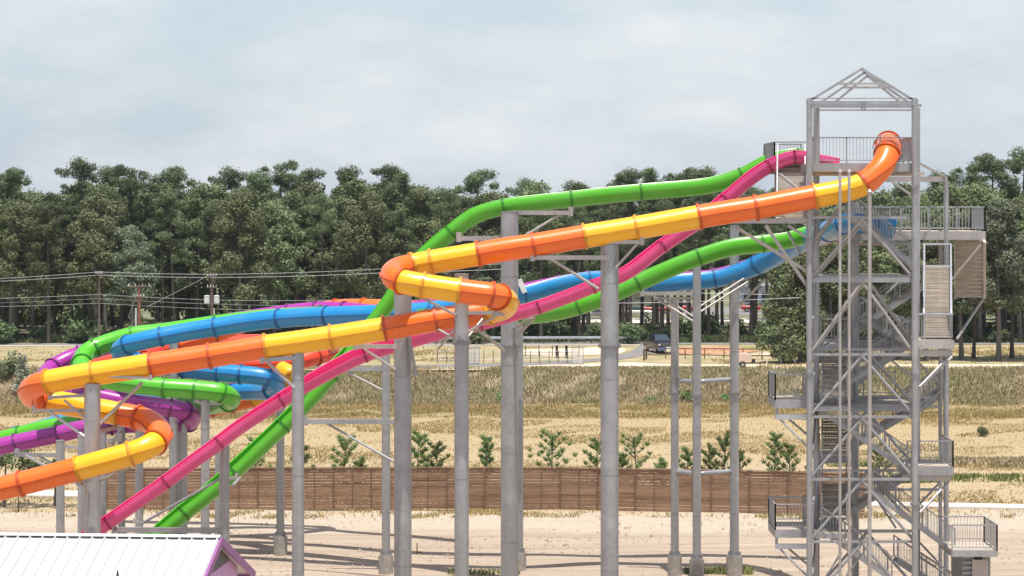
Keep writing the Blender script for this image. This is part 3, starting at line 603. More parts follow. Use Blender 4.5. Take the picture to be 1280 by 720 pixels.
# resample every 2.35 m
L = [0]
for a, c in zip(fs[:-1], fs[1:]): L.append(L[-1]+(c-a).length)
def atL(s):
    for i in range(len(L)-1):
        if L[i+1] >= s: return fs[i].lerp(fs[i+1], (s-L[i])/max(1e-6, L[i+1]-L[i]))
    return fs[-1]
FH = 2.46; nb = 14; Np = int(L[-1]/2.25)
for k in range(Np):
    a, c = atL(k*L[-1]/Np), atL((k+1)*L[-1]/Np); d = (c-a).normalized(); nrm = Vector((-d.y, d.x, 0)) 
    if nrm.y > 0: nrm = -nrm
    b = MB(); bh = FH/nb
    for j in range(nb):
        o = nrm*random.uniform(-.012, .012); g = random.uniform(.008, .03)
        b.beam(a+o+Vector((0,0,bh*(j+.5)+.06)), c+o+Vector((0,0,bh*(j+.5)+.06)), .03, bh-g)
    b.build('board_panel', 'fence_wood', FW)
    MB().beam(a+nrm*.06, a+nrm*.06+Vector((0,0,FH+.02)), .085, .085, up=d).build('fence_post', 'post_wood', FW)
    mm = a.lerp(c, .5); MB().beam(mm+nrm*.035+Vector((0,0,.1)), mm+nrm*.035+Vector((0,0,FH)), .06, .05, up=d).build('batten', 'post_wood', FW)
b = MB()
for k in range(Np*2):
    a, c = atL(k*L[-1]/Np/2), atL((k+1)*L[-1]/Np/2); b.beam(a+Vector((0,0,FH+.1)), c+Vector((0,0,FH+.1)), .16, .04)
b.build('cap_rail', 'fence_wood', FW)
# ------------------------------------------------------------------ ground
def groundmat():
    m, nt, b = newmat('sandy_field_ground')
    tc = nt.nodes.new('ShaderNodeTexCoord'); v = tc.outputs['Object']
    sp = nt.nodes.new('ShaderNodeSeparateXYZ'); nt.links.new(v, sp.inputs[0]); y = sp.outputs['Y']; z = sp.outputs['Z']
    nw = noise(nt, .05, 4, .6, vec=v); nm = noise(nt, .35, 5, .65, vec=v); nf = noise(nt, 2.2, 6, .7, vec=v); st = noise(nt, .22, 5, .65, vec=v, stretch=(.35, 2.0, 1)); ng = noise(nt, 9, 5, .75, vec=v)
    yy = mathn(nt, 'ADD', y, mathn(nt, 'MULTIPLY_ADD', nm, 7.0, -3.5)); yy = mathn(nt, 'ADD', yy, mathn(nt, 'MULTIPLY_ADD', nw, 8.0, -4.0))
    def zone(a, w): 
        mr = nt.nodes.new('ShaderNodeMapRange'); mr.interpolation_type = 'SMOOTHSTEP'; mr.inputs[1].default_value = a-w; mr.inputs[2].default_value = a+w; nt.links.new(yy, mr.inputs[0]); return mr.outputs[0]
    near = mix(nt, ramp(nt, st, [(.35, (0,0,0)), (.65, (1,1,1))]), (.39, .29, .205), (.47, .37, .27))
    tr = noise(nt, 1, 4, .6, vec=v, stretch=(.035, 1.6, 1)); near = mix(nt, ramp(nt, tr, [(.54, (0,0,0)), (.62, (.6,)*3)]), near, (.30, .215, .15)); near = mix(nt, ramp(nt, tr, [(.36, (.5,)*3), (.44, (0,0,0))]), near, (.58, .47, .36))
    near = mix(nt, ramp(nt, nf, [(.55, (0,0,0)), (.75, (.5,)*3)]), near, (.33, .235, .165))
    sand = mix(nt, ramp(nt, nf, [(.3, (0,0,0)), (.7, (1,1,1))]), (.44, .36, .265), (.56, .475, .365))
    sand = mix(nt, ramp(nt, st, [(.52, (0,0,0)), (.72, (.55,)*3)]), sand, (.42, .32, .23))
    gold = mix(nt, ramp(nt, nf, [(.35, (0,0,0)), (.65, (1,1,1))]), (.33, .24, .10), (.48, .36, .18))
    ochre = mix(nt, ramp(nt, nm, [(.35, (0,0,0)), (.65, (1,1,1))]), (.27, .20, .075), (.36, .27, .12))
    bankc = mix(nt, ramp(nt, nm, [(.35, (0,0,0)), (.6, (1,1,1))]), (.22, .20, .09), (.36, .26, .165))
    bankc = mix(nt, ramp(nt, nw, [(.58, (0,0,0)), (.68, (.2,)*3)]), bankc, (.34, .26, .17))
    topc = mix(nt, ramp(nt, nm, [(.4, (0,0,0)), (.6, (1,1,1))]), (.30, .26, .10), (.46, .36, .20))
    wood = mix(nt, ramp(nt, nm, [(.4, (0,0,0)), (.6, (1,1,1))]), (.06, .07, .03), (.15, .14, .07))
    lawn = mix(nt, ramp(nt, nm, [(.4, (0,0,0)), (.6, (1,1,1))]), (.10, .13, .045), (.20, .21, .09))
    c = mix(nt, zone(143.5, 1.5), near, sand)
    # field: sand with golden grass cover, denser with distance
    dens = nt.nodes.new('ShaderNodeMapRange'); dens.inputs[1].default_value = 150; dens.inputs[2].default_value = 226; dens.inputs[3].default_value = -.10; dens.inputs[4].default_value = .16; nt.links.new(y, dens.inputs[0])
    fg = mathn(nt, 'ADD', mathn(nt, 'MULTIPLY_ADD', nf, .7, mathn(nt, 'MULTIPLY', st, .42)), dens.outputs[0])
    fsand = mix(nt, ramp(nt, nf, [(.3, (0,0,0)), (.7, (1,1,1))]), (.40, .295, .155), (.56, .44, .28))
    fsand = mix(nt, ramp(nt, noise(nt, 5, 4, .7, vec=v, stretch=(.6, 1, 1)), [(.5, (0,0,0)), (.62, (.8,)*3)]), fsand, (.33, .235, .12))
    fc = mix(nt, ramp(nt, fg, [(.50, (0,0,0)), (.66, (1,1,1))]), fsand, gold)
    c = mix(nt, zone(152.5, 1.0), c, fc); c = mix(nt, zone(221, 6), c, ochre); c = mix(nt, zone(233.5, 1.2), c, bankc); c = mix(nt, zone(243.5, .8), c, topc)
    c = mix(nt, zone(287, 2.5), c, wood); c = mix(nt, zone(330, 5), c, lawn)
    c = mix(nt, .5, c, mix(nt, ng, (.35,)*3, (1.0,)*3), 'MULTIPLY')
    c = mix(nt, .0, c, c)
    mult = nt.nodes.new('ShaderNodeBrightContrast'); mult.inputs['Bright'].default_value = .055; nt.links.new(c, mult.inputs['Color'])
    nt.links.new(mult.outputs[0], b.inputs['Base Color']); b.inputs['Roughness'].default_value = .95; b.inputs['Specular IOR Level'].default_value = .15
    h = mathn(nt, 'ADD', mathn(nt, 'MULTIPLY', nf, 1.0), mathn(nt, 'MULTIPLY', ng, .4)); bump(nt, b, h, .25, .5)
    return m
M['ground'] = groundmat()
def bankz(y, x=0):
    t = (y-232.5+1.2*math.sin(x*.13)+.6*math.sin(x*.41))/10.5
    if t <= 0: return 0.
    if t >= 1: return UP
    return UP*(t*t*(3-2*t))
ys = [20, 60, 90, 110, 120, 126]+[126+.8*k for k in range(1, 40)]+[160+2.5*k for k in range(28)]+[230+.5*k for k in range(34)]+[250, 265, 285, 310, 340, 400, 600, 1200, 3000, 9000]
xs = [-4000, -900, -300, -120]+[-75+1.25*k for k in range(121)]+[120, 300, 900, 4000]
V = []; Fq = []
for j, y in enumerate(ys):
    for x in xs:
        z = bankz(y, x) + (.035*math.sin(x*.7+y*.9)+.05*math.sin(x*.21-y*.33) if 122 < y < 228 and abs(x) < 80 else 0)
        if 233 < y < 243 and abs(x) < 80: z += .04*math.sin(x*1.1+y*2.)*math.sin(x*.37)
        V.append((x, y, z))
nx = len(xs)
for j in range(len(ys)-1):
    for i in range(nx-1): Fq.append((j*nx+i, j*nx+i+1, (j+1)*nx+i+1, (j+1)*nx+i))
b = MB(); b.v = V; b.f = Fq; g = b.build('ground', 'ground', smooth=60); tag(g, kind='structure')
M['asphalt'] = simple('sun_bleached_asphalt', (.21, .20, .195), .9, var=.2, scale=.5); M['pale_concrete'] = simple('pale_concrete_path', (.62, .57, .50), .9, var=.08, scale=.4)
M['clay'] = simple('orange_clay', (.46, .24, .14), .95, var=.25, scale=.3); M['track'] = simple('pale_sand_track', (.66, .54, .41), .95, var=.12, scale=.25); M['lawn'] = simple('patchy_lawn', (.24, .25, .08), .95, var=.3, scale=.3)
def sheet(name, mat, pts, dz, z=UP, th=None, jit=0):
    b = MB(); q = [G(x, y, z) for x, y in pts]
    if jit:
        r2 = []
        for a, c in zip(q, q[1:]+q[:1]):
            n = max(1, int((c-a).length/2)); 
            for k in range(n):
                p = a.lerp(c, k/n); r2.append(p+Vector((random.uniform(-jit, jit), random.uniform(-jit, jit), 0)))
        q = r2
    for p in q: p.z = z+dz
    b.poly(q); o = b.build(name, mat); tag(o, kind='structure'); return o
sheet('sand_verge', 'track', [(-60,463.4),(300,463.2),(640,462.6),(760,462),(1340,461.6),(1340,455.5),(1000,455.8),(860,456.2),(790,453.5),(640,457.5),(420,458),(-60,457)], .03, jit=.25)
sheet('entry_road', 'asphalt', [(380,466.5-6),(470,462-1.5),(600,459.3),(700,455.6),(780,449),(820,441),(829,434),(828,428.6),(800,428.6),(798,434),(785,441),(757,447.5),(700,451.6),(600,455.3),(470,457),(380,457.6)], .038)
sheet('back_road', 'asphalt', [(-100,432.2),(400,431.6),(640,431.2),(1000,430.8),(1400,430.8),(1400,428.5),(640,428.7),(-100,429.4)], .034)
sheet('road_edge', 'pale_concrete', [(-100,433.0),(400,432.4),(640,432.0),(800,431.8),(800,431.1),(640,431.3),(400,431.7),(-100,432.3)], .042)
sheet('clay_patch', 'clay', [(838,434.5),(900,433.6),(940,434.5),(955,438),(930,442),(870,443.5),(842,442)], .036, jit=.5)
sheet('bare_sand_patch', 'track', [(640,438),(760,434),(782,437),(770,443),(700,445.5),(640,444)], .032, jit=.4)
sheet('bare_sand_patch', 'track', [(832,442),(900,444),(1000,444),(1000,438),(930,442),(870,443.5)], .034, jit=.4)
sheet('lawn_patch', 'lawn', [(925,433),(1000,433),(1010,438),(960,439),(930,437)], .037, jit=.4)
for nme, pts in (('concrete_path', [(1060,628.5),(1340,633.5),(1340,638.5),(1060,633.5)]), ('concrete_path', [(-60,620),(132,623),(132,616.5),(-60,612)])):
    q = [G(x, y, 0) for x, y in pts]; b = MB(); top = [p+Vector((0,0,.12)) for p in q]; bt = [p-Vector((0,0,.1)) for p in q]
    b.add(top+bt, [(0,1,2,3),(7,6,5,4),(0,4,5,1),(1,5,6,2),(2,6,7,3),(3,7,4,0)]); tag(b.build(nme, 'pale_concrete'), kind='structure')
# far car park and fields seen between the trunks
sheet('car_park', 'pale_concrete', [(560,404),(1040,404),(1040,398),(560,398)], .03); sheet('car_park', 'asphalt', [(500,394),(1100,394),(1100,384),(500,384)], .03)
# ------------------------------------------------------------------ scattered blades
def blades(name, mat, n, region, h, w, zf=lambda x, y: 0, dens=None, label=None, cat='grass'):
    x0, x1, y0, y1 = region
    X = rng.uniform(x0, x1, n*2); Yv = rng.uniform(y0, y1, n*2)
    if dens is not None:
        keep = dens(X, Yv) > rng.uniform(0, 1, n*2); X, Yv = X[keep], Yv[keep]
    X, Yv = X[:n], Yv[:n]; n = len(X)
    inv = np.abs(X) < Yv*.23; X, Yv = X[inv], Yv[inv]; n = len(X)
    Z = np.array([zf(float(y), float(x)) for x, y in zip(X, Yv)])
    hh = rng.uniform(.5, 1.2, n)*h; ww = rng.uniform(.6, 1.3, n)*w; a = rng.uniform(0, math.pi, n)
    dx, dy = np.cos(a)*ww/2, np.sin(a)*ww/2; lx, ly = rng.normal(0, .3, n)*hh, rng.normal(0, .3, n)*hh
    V = np.zeros((n, 4, 3)); V[:,0] = np.stack([X-dx, Yv-dy, Z-.03], 1); V[:,1] = np.stack([X+dx, Yv+dy, Z-.03], 1)
    V[:,2] = np.stack([X+lx+dx*.45, Yv+ly+dy*.45, Z+hh], 1); V[:,3] = np.stack([X+lx-dx*.6, Yv+ly-dy*.6, Z+hh*.93], 1)
    me = arrmesh(name, V.reshape(-1, 3), np.arange(n*4).reshape(n, 4), mat)
    o = bpy.data.objects.new(name, me); COL.objects.link(o); tag(o, label, cat, kind='stuff'); return o
def clump(sc, th, seed):
    def f(X, Yv):
        s = np.sin(X*sc*1.3+seed)*np.sin(Yv*sc*1.9+seed*2)+np.sin(X*sc*.47+Yv*sc*.7+seed)+.6*np.sin(X*sc*3.1-Yv*sc*2.2)
        return (s > th).astype(float)*.9+.1
    return f
blades('bank_weeds', 'weeds', 110000, (-62, 62, 232.5, 244), .34, .085, bankz, lambda X, Yv: np.maximum(clump(.5, -.8, 2)(X, Yv), .4), 'olive and straw coloured weeds covering the bank behind the field')
blades('field_grass', 'dry', 130000, (-56, 56, 154, 232), .10, .07, lambda y, x: .02, clump(.28, .1, 5), 'golden dry grass tufts across the sandy field')
blades('bank_foot_grass', 'dry', 60000, (-60, 60, 218, 236), .20, .08, lambda y, x: bankz(y, x), clump(.4, -.6, 8), 'ochre grass at the foot of the bank')
blades('fence_side_grass', 'dry', 7000, (-40, 36, 149.5, 153.5), .16, .07, lambda y, x: 0, clump(.7, .2, 3), 'short yellow grass along the foot of the timber fence')
blades('fence_back_grass', 'greengrass', 9000, (-24, 20, 155.5, 163), .6, .1, lambda y, x: 0, clump(.35, -.1, 6), 'green and yellow grass showing just above the timber fence')
blades('streak_grass', 'greengrass', 9000, (22, 46, 168, 172), .28, .12, lambda y, x: 0, clump(.5, -.7, 1), 'olive grass streak in the sandy field right of the tower')
blades('streak_grass', 'weeds', 9000, (22, 46, 178, 183), .3, .12, lambda y, x: 0, clump(.5, -.7, 4), 'farther olive grass streak in the sandy field right of the tower')
blades('verge_grass', 'dry', 30000, (-66, 66, 246, 279), .16, .09, lambda y, x: UP, lambda X, Yv: clump(.2, .5, 9)(X, Yv)*((Yv > 255)|(X > 14))*((X < -5)|(X > 20)|(Yv > 277)), 'pale grass between the sandy verge and the back road')
M['darkgrass'] = blademat('shaded_undergrowth', (.05, .075, .025), (.09, .12, .04), (.16, .18, .07))  # deep shade beneath the trees is put into these grass colours
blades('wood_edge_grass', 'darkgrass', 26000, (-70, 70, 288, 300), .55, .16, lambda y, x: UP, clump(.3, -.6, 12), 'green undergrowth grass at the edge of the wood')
blades('ground_weeds', 'greengrass', 700, (-3.2, .4, 126.5, 128), .22, .05, lambda y, x: 0, None, 'small green weeds by the thick column feet')
blades('ground_weeds', 'greengrass', 900, (8.6, 12, 127.2, 128.3), .28, .05, lambda y, x: 0, None, 'small green weeds around the footings of the slim column trio')
# pebbles and clods
b = MB()
for k in range(3200):
    y = random.uniform(126, 150); x = random.uniform(-.21, .21)*y; r = random.uniform(.02, .09)
    if random.random() < .08: r *= 1.8
    vs = [(x+r*math.cos(a)*random.uniform(.7,1.2), y+r*math.sin(a)*random.uniform(.7,1.2), 0) for a in (0,1.3,2.5,3.8,5.1)]; b.add(vs+[(x, y, r*.7)], [(i, (i+1) % 5, 5) for i in range(5)])
tag(b.build('pebbles', simple('sandy_clods', (.34,.25,.18), .95, var=.4)), 'small stones and dirt clods on the sandy ground', 'pebbles', kind='stuff')
p = G(521,690.5); t = thing('rusty_stake', tuple(p), 'small rusty iron stake standing in the sand between two thick columns', 'stake')
MB().beam(p-Vector((0,0,.1)), p+Vector((.02,0,.5)), .08, .05).build('stake_bar', 'rust', t); MB().beam(p+Vector((0,-.02,.03)), p+Vector((.3,-.05,.02)), .05).build('stake_foot', 'rust', t)
# ------------------------------------------------------------------ vegetation
def leaves(cl, per, size, squash=.75, shell=.55, mat=None, vert=False, aspect=.6):
    """cl: array of clump centres and radii (x, y, z, r)"""
    V = []
    for x, y, z, r in cl:
        n = int(per*(r**1.7)); d = rng.normal(size=(n, 3)); d /= np.linalg.norm(d, axis=1, keepdims=True)
        rr = r*(shell+(1-shell)*rng.uniform(0, 1, n)**.6)*rng.uniform(.75, 1.1, n)
        lump = 1+.18*np.sin(d[:,0]*5+x)*np.sin(d[:,2]*6+z)
        p = d*(rr*lump)[:,None]; p[:,2] *= squash; p += (x, y, z)
        nrm = d+rng.normal(0, .75, (n, 3)); nrm[:,2] += .4; nrm /= np.linalg.norm(nrm, axis=1, keepdims=True)
        u = np.cross(nrm, rng.normal(size=(n, 3))); u /= np.linalg.norm(u, axis=1, keepdims=True); v = np.cross(nrm, u)
        s = size*rng.uniform(.6, 1.35, n)[:,None]
        q = np.stack([p-u*s, p-v*s*aspect, p+u*s, p+v*s*aspect], 1); V.append(q)
    V = np.concatenate(V).reshape(-1, 3); return V, np.arange(len(V)).reshape(-1, 4)
def trunk_mb(h, r, lean, nb, crown0, spread, rs):
    b = MB(); n = 9; pts = []
    for k in range(n+1):
        t = k/n; pts.append(Vector((lean[0]*t*t+.12*math.sin(3*t+rs), lean[1]*t*t+.12*math.cos(4*t+rs), h*.93*t)))
    for k in range(n): b.tube(pts[k], pts[k+1], r*(1-.8*k/n)*(1.25 if k == 0 else 1), 7, r*(1-.8*(k+1)/n), caps=False)
    tips = []
    for k in range(nb):
        t = crown0+(1-crown0)*(k+.3)/nb; i = min(n-1, int(t*n)); p = pts[i].lerp(pts[i+1], t*n-i) if i < n else pts[-1]
        a = k*2.4+rs; L = spread*(1-.45*(t-crown0)/(1-crown0))*random.uniform(.55, 1.05); q = p+Vector((math.cos(a)*L, math.sin(a)*L, L*random.uniform(.1, .45)))
        b.tube(p, q, r*.3*(1-t*.6), 5, r*.08, caps=False); tips.append((q, L))
    return b, tips, pts
PROTO = {}
def proto(key, kind, h, seed):
    random.seed(seed); rs = seed*1.7
    if kind in ('pine', 'lowpine'):
        c0 = random.uniform(.5, .62) if kind == 'pine' else .32; b, tips, pts = trunk_mb(h, .26, (random.uniform(-.6,.6), random.uniform(-.5,.5)), 15, c0, h*.17, rs)
        cl = [(q.x, q.y, q.z+.25, random.uniform(.65, 1.15)) for q, L in tips]
        cl += [(pts[-1].x+random.uniform(-.8,.8), pts[-1].y+random.uniform(-.8,.8), h*random.uniform(.85, .97), random.uniform(.8,1.25)) for _ in range(5)]
        cl += [((q.x+pts[-2].x)/2, (q.y+pts[-2].y)/2, q.z+.4, random.uniform(.5, .9)) for q, L in tips[::2]]
        cl += [(q.x*1.15+random.uniform(-.5,.5), q.y*1.15+random.uniform(-.5,.5), q.z+random.uniform(-.3,.9), random.uniform(.4, .7)) for q, L in tips]
        V, Fq = leaves(cl, 330, .14, .7, .35, aspect=.4); lm = 'pine'
    elif kind == 'slimpine':
        b, tips, pts = trunk_mb(h, .2, (random.uniform(-.5,.5), 0), 11, .66, h*.11, rs)
        cl = [(q.x, q.y, q.z+.2, random.uniform(.6, 1.1)) for q, L in tips]+[(pts[-1].x, pts[-1].y, h*.95, .9)]
        V, Fq = leaves(cl, 300, .14, .65, .3, aspect=.4); lm = 'pine'
    elif kind in ('broad', 'pale'):
        b, tips, pts = trunk_mb(h, .24, (random.uniform(-.8,.8), random.uniform(-.5,.5)), 15, .3, h*.2, rs)
        cl = [(q.x, q.y, q.z+.3, random.uniform(.85, 1.45)) for q, L in tips]
        for _ in range(34):
            t = random.random(); a = random.uniform(0, 6.28); R = h*.17*math.sin(math.pi*min(1, .25+t*.72))
            cl.append((math.cos(a)*R, math.sin(a)*R, h*(.34+.6*t), random.uniform(.6, 1.25)))
        cl.append((pts[-1].x, pts[-1].y, h*.95, 1.2))
        V, Fq = leaves(cl, 260, .15, .8, .5, aspect=.65); lm = 'broad' if kind == 'broad' else 'pale_leaf'
    elif kind == 'full':       # foliage to the ground
        b, tips, pts = trunk_mb(h, .2, (0, 0), 12, .1, h*.16, rs); cl = []
        for _ in range(46):
            t = random.random(); a = random.uniform(0, 6.28); R = h*.16*(1-t*.75)*random.uniform(.6, 1.1); cl.append((math.cos(a)*R, math.sin(a)*R, h*(.05+.88*t), random.uniform(.8, 1.5)*(1-.35*t)))
        V, Fq = leaves(cl, 230, .155, .85, .5, aspect=.6); lm = 'broad'
    me_t = bpy.data.meshes.new('trunk'); me_t.from_pydata(b.v, [], b.f); me_t.materials.append(M['bark' if 'pine' in kind else 'bark_grey']); me_t.polygons.foreach_set('use_smooth', [True]*len(me_t.polygons))
    PROTO[key] = (h, me_t, arrmesh('crown', V, Fq, lm))
for k in range(4): proto(('pine', k), 'pine', 20, 30+k)
for k in range(2): proto(('lowpine', k), 'lowpine', 19, 40+k)
for k in range(2): proto(('slimpine', k), 'slimpine', 19, 50+k)
for k in range(4): proto(('broad', k), 'broad', 16, 70+k)
for k in range(2): proto(('pale', k), 'pale', 15, 90+k)
for k in range(3): proto(('full', k), 'full', 12, 110+k)
random.seed(99)
def tree(key, x, y, h, label, group, cat='tree', name=None, z=UP, sx=1.):
    H, mt, mc = PROTO[key]; nm = name or {'pine':'pine_tree','slimpine':'pine_tree','lowpine':'pine_tree'}.get(key[0], 'broadleaf_tree')
    t = thing(nm, (x, y, z-.05), label, cat, group); s = h/H; o = t['o']; o.scale = (s*sx, s*sx, s); o.rotation_euler = (0, 0, random.uniform(0, 6.28))
    for n2, me in (('trunk', mt), ('crown', mc)):
        c = bpy.data.objects.new(n2, me); COL.objects.link(c); c.parent = o
    return o
ORD = 'first second third fourth fifth sixth seventh eighth ninth tenth eleventh twelfth thirteenth fourteenth fifteenth sixteenth seventeenth eighteenth nineteenth twentieth'.split()
TENS = {20:'twenty', 30:'thirty', 40:'forty', 50:'fifty', 60:'sixty'}
def ordw(n):
    if n <= 20: return ORD[n-1]
    t, u = n//10*10, n % 10
    return {20:'twentieth', 30:'thirtieth', 40:'fortieth', 50:'fiftieth', 60:'sixtieth'}[t] if u == 0 else TENS[t]+' '+ORD[u-1]
def topz(px, top, D): return HC-(top-250)/F*D-UP
# skyline pines (crown stands above the wood)
sky = [(5,207),(105,201),(141,207),(164,206),(222,205),(290,212),(318,214),(351,201),(378,208),(441,211),(483,205),(508,216),(598,209),(661,226),(789,210),(818,210),(852,207),(878,212),(1178,214),(1216,203),(1246,189),(1276,188)]
for k, (px, top) in enumerate(sky):
    D = 296+(k*37 % 11); kk = ('pine', k % 4)
    tree(kk, (px-640)/F*D, D, topz(px, top, D)*1.02, 'tall dark pine topping the tree line, %s such crown from left' % ordw(k+1), 'pines topping the tree line', sx=.98)
# front row, trunk bases visible
row = []
x = -62.
while x < 62: row.append(x); x += random.uniform(3.4, 5.6)
fr = []
for x in row:
    D = random.uniform(287, 292); px = 640+x*F/D
    if 690 < px < 965 and random.random() < .15: continue
    fr.append((px, x, D))
for k, (px, x, D) in enumerate(fr):
    middle = 655 < px < 968
    if middle: key = ('slimpine', k % 2) if random.random() < .5 else ('pine', k % 4)
    else: key = random.choice([('pine', k % 4), ('broad', k % 4), ('slimpine', k % 2), ('broad', (k+1) % 4)])
    if px < 700 and k % 9 == 4: key = ('pale', k % 2)
    top = random.uniform(228, 262) if key[0] != 'pale' else random.uniform(270, 300)
    sp = 'slim dark pine with long bare trunk' if key[0] == 'slimpine' else 'dark pine with a bushy crown' if key[0] == 'pine' else 'olive green leafy tree' if key[0] == 'broad' else 'pale green leafy tree'
    tree(key, x, D, topz(px, top, D), '%s, %s from left in the wood front row' % (sp, ordw(k+1)), 'front row of the wood')
# rows behind
for r, (D0, sp) in enumerate(((297, 5.2), (304, 5.0), (312, 5.0), (321, 5.0), (332, 5.4), (342, 6.0))):
    x = -74+r*1.3
    while x < 74:
        D = D0+random.uniform(-2.5, 2.5); px = 640+x*F/D; x += sp*random.uniform(.7, 1.25)
        gap = 655 < px < 968
        if gap and (random.random() < .05): 
            continue
        if gap: key = random.choice([('lowpine', 0), ('lowpine', 1), ('pine', 1), ('lowpine', 0)]); top = random.uniform(222, 250)
        elif 3 <= r: key = random.choice([('full', 0), ('full', 1), ('full', 2), ('broad', 0)]); top = random.uniform(236, 262)
        else: key = random.choice([('pine', 0), ('pine', 3), ('broad', 1), ('broad', 2), ('broad', 3), ('slimpine', 0)]); top = random.uniform(222, 246)
        if 530 < px < 575: top = max(top, 240)
        tree(key, x, D, topz(px, top, D), 'tree deeper in the wood, behind the front row and below the tallest crowns', 'trees deeper in the wood')
# the wood goes on beyond the car park, and past both sides of the view
random.seed(77); cl = []
for k in range(900):
    x = random.uniform(-260, 260); cl.append((x, random.uniform(470, 500), UP+random.uniform(.5, 14.5), random.uniform(1.8, 3.2)))
V, Fq = leaves(cl, 30, .5, .9, .5); o = bpy.data.objects.new('distant_wood', arrmesh('distant_wood', V, Fq, 'broad')); COL.objects.link(o); tag(o, 'solid dark green band of distant woodland beyond the car park', 'wood', kind='stuff')
random.seed(31)
for sgn in (-1, 1):
    for k in range(26):
        x = sgn*(76+k*2.6); D = 290+(k*17 % 44)
        tree(random.choice([('broad', 1), ('pine', 0), ('full', 1), ('broad', 3)]), x, D, random.uniform(15, 20), 'tree deeper in the wood, behind the front row and below the tallest crowns', 'trees deeper in the wood')
# the nearer dark trees at the right
for k, (px, top, base, kd, lb) in enumerate([(978,315,455,('full',0),'dark bushy tree with foliage to the ground, left of the tower'),(1003,300,453,('full',1),'dark bushy tree directly behind the left tower columns'),(1040,290,452,('full',2),'dark bushy tree behind the middle of the tower'),
    (1085,275,451,('broad',1),'leafy tree behind the tower centre'),(1128,270,451,('broad',0),'dark bushy tree behind the right tower column'),(1163,280,452,('broad',2),'leafy tree behind the right tower stairs'),(1203,262,450,('broad',0),'leafy tree just right of the tower'),(1222,280,450,('pine',1),'dark pine right of the hanging stair'),(1247,250,451,('pale',0),'pale green tree near the right edge'),(1272,250,450,('pine',2),'dark pine at the right edge'),(1300,255,451,('broad',3),'leafy tree partly cut by the right edge')]):
    g0 = G(px, base, UP); tree(kd, g0.x, g0.y+random.uniform(0, 3), topz(px, top, g0.y), lb, None, sx=1.1)
# understorey shrubs at the wood edge
def shrub_proto(seed, lm, n=10, per=150, size=.14):
    random.seed(seed); cl = [(random.uniform(-.8,.8), random.uniform(-.6,.6), random.uniform(.3, 1.3), random.uniform(.4, .75)) for _ in range(n)]
    V, Fq = leaves(cl, per, size, .85, .4); return arrmesh('foliage', V, Fq, lm)
SHP = [shrub_proto(5, 'shrub'), shrub_proto(6, 'shrub'), shrub_proto(7, 'bright_shrub'), shrub_proto(8, 'broad')]
random.seed(5)
def shrub(k, loc, s, label, group=None, sz=1.):
    t = thing('shrub', loc, label, 'shrub', group); t['o'].scale = (s, s, s*sz); t['o'].rotation_euler[2] = random.uniform(0, 6.28)
    c = bpy.data.objects.new('foliage', SHP[k]); COL.objects.link(c); c.parent = t['o']; b = MB()
    b.tube((0,0,-.05), (0,0,.8), .05, 6, .02); me = bpy.data.meshes.new('stem'); me.from_pydata(b.v, [], b.f); me.materials.append(M['bark']); st = bpy.data.objects.new('stem', me); COL.objects.link(st); st.parent = t['o']
for k in range(95):
    D = random.uniform(286, 312); x = -64+k*1.36+random.uniform(-.8, .8)
    shrub(random.choice([0,1,3,3]), (x, D, UP-.05), random.uniform(.8, 1.9), 'low green shrub in the undergrowth below the wood', 'undergrowth shrubs below the wood')
for px, py, s, k, lb in ((628+2,503,.7,2,'small bright green bush on the bank left of the slim column trio'),(865,504-2,.95,2,'bright green bush on the bank behind the slim column trio'),(907,501,.6,2,'small green bush on the bank between two of the slim columns'),(816,502,.45,2,'tiny green bush on the bank left of the slim column trio'),
      (1004,449,1.0,2,'bright green bush by the end of the brown rail fence'),(12,476,1.5,3,'dark low bush left of the pale flowering tree at the left edge'),(92,462,1.0,1,'bush on the bank above the purple tube'),(1230,545,.5,1,'small weed bush in the sandy field at right')):
    yb = 233+ (505-py)/4.2 if py < 506 and py > 465 else None
    if yb: loc = ((px-640)/F*yb, yb, bankz(yb)-.05)
    else:
        g0 = G(px, py, 0 if py > 505 else UP); loc = tuple(g0-Vector((0,0,.03)))
    shrub(k, loc, s, lb)
# pale flowering shrub tree at the left edge
random.seed(8); cl = []
for _ in range(44):
    t_ = random.random(); a = random.uniform(0, 6.28); R = 1.15*(1-t_)**.8*random.uniform(.4, 1); cl.append((math.cos(a)*R, math.sin(a)*R, .3+3.3*t_, random.uniform(.25, .5)))
V, Fq = leaves(cl, 420, .09, .9, .4); yb = 236.; bt = thing('flowering_tree', ((28-640)/F*yb, yb, bankz(yb)), 'pale cream flowering bushy tree on the bank near the left edge', 'tree')
c = bpy.data.objects.new('crown', arrmesh('crown', V, Fq, 'cream')); COL.objects.link(c); c.parent = bt['o']
b = MB().tube(tuple(bt['_o']-Vector((0,0,.1))), tuple(bt['_o']+Vector((0,0,2.5))), .09, 7, .03); b.build('trunk', 'bark', bt)
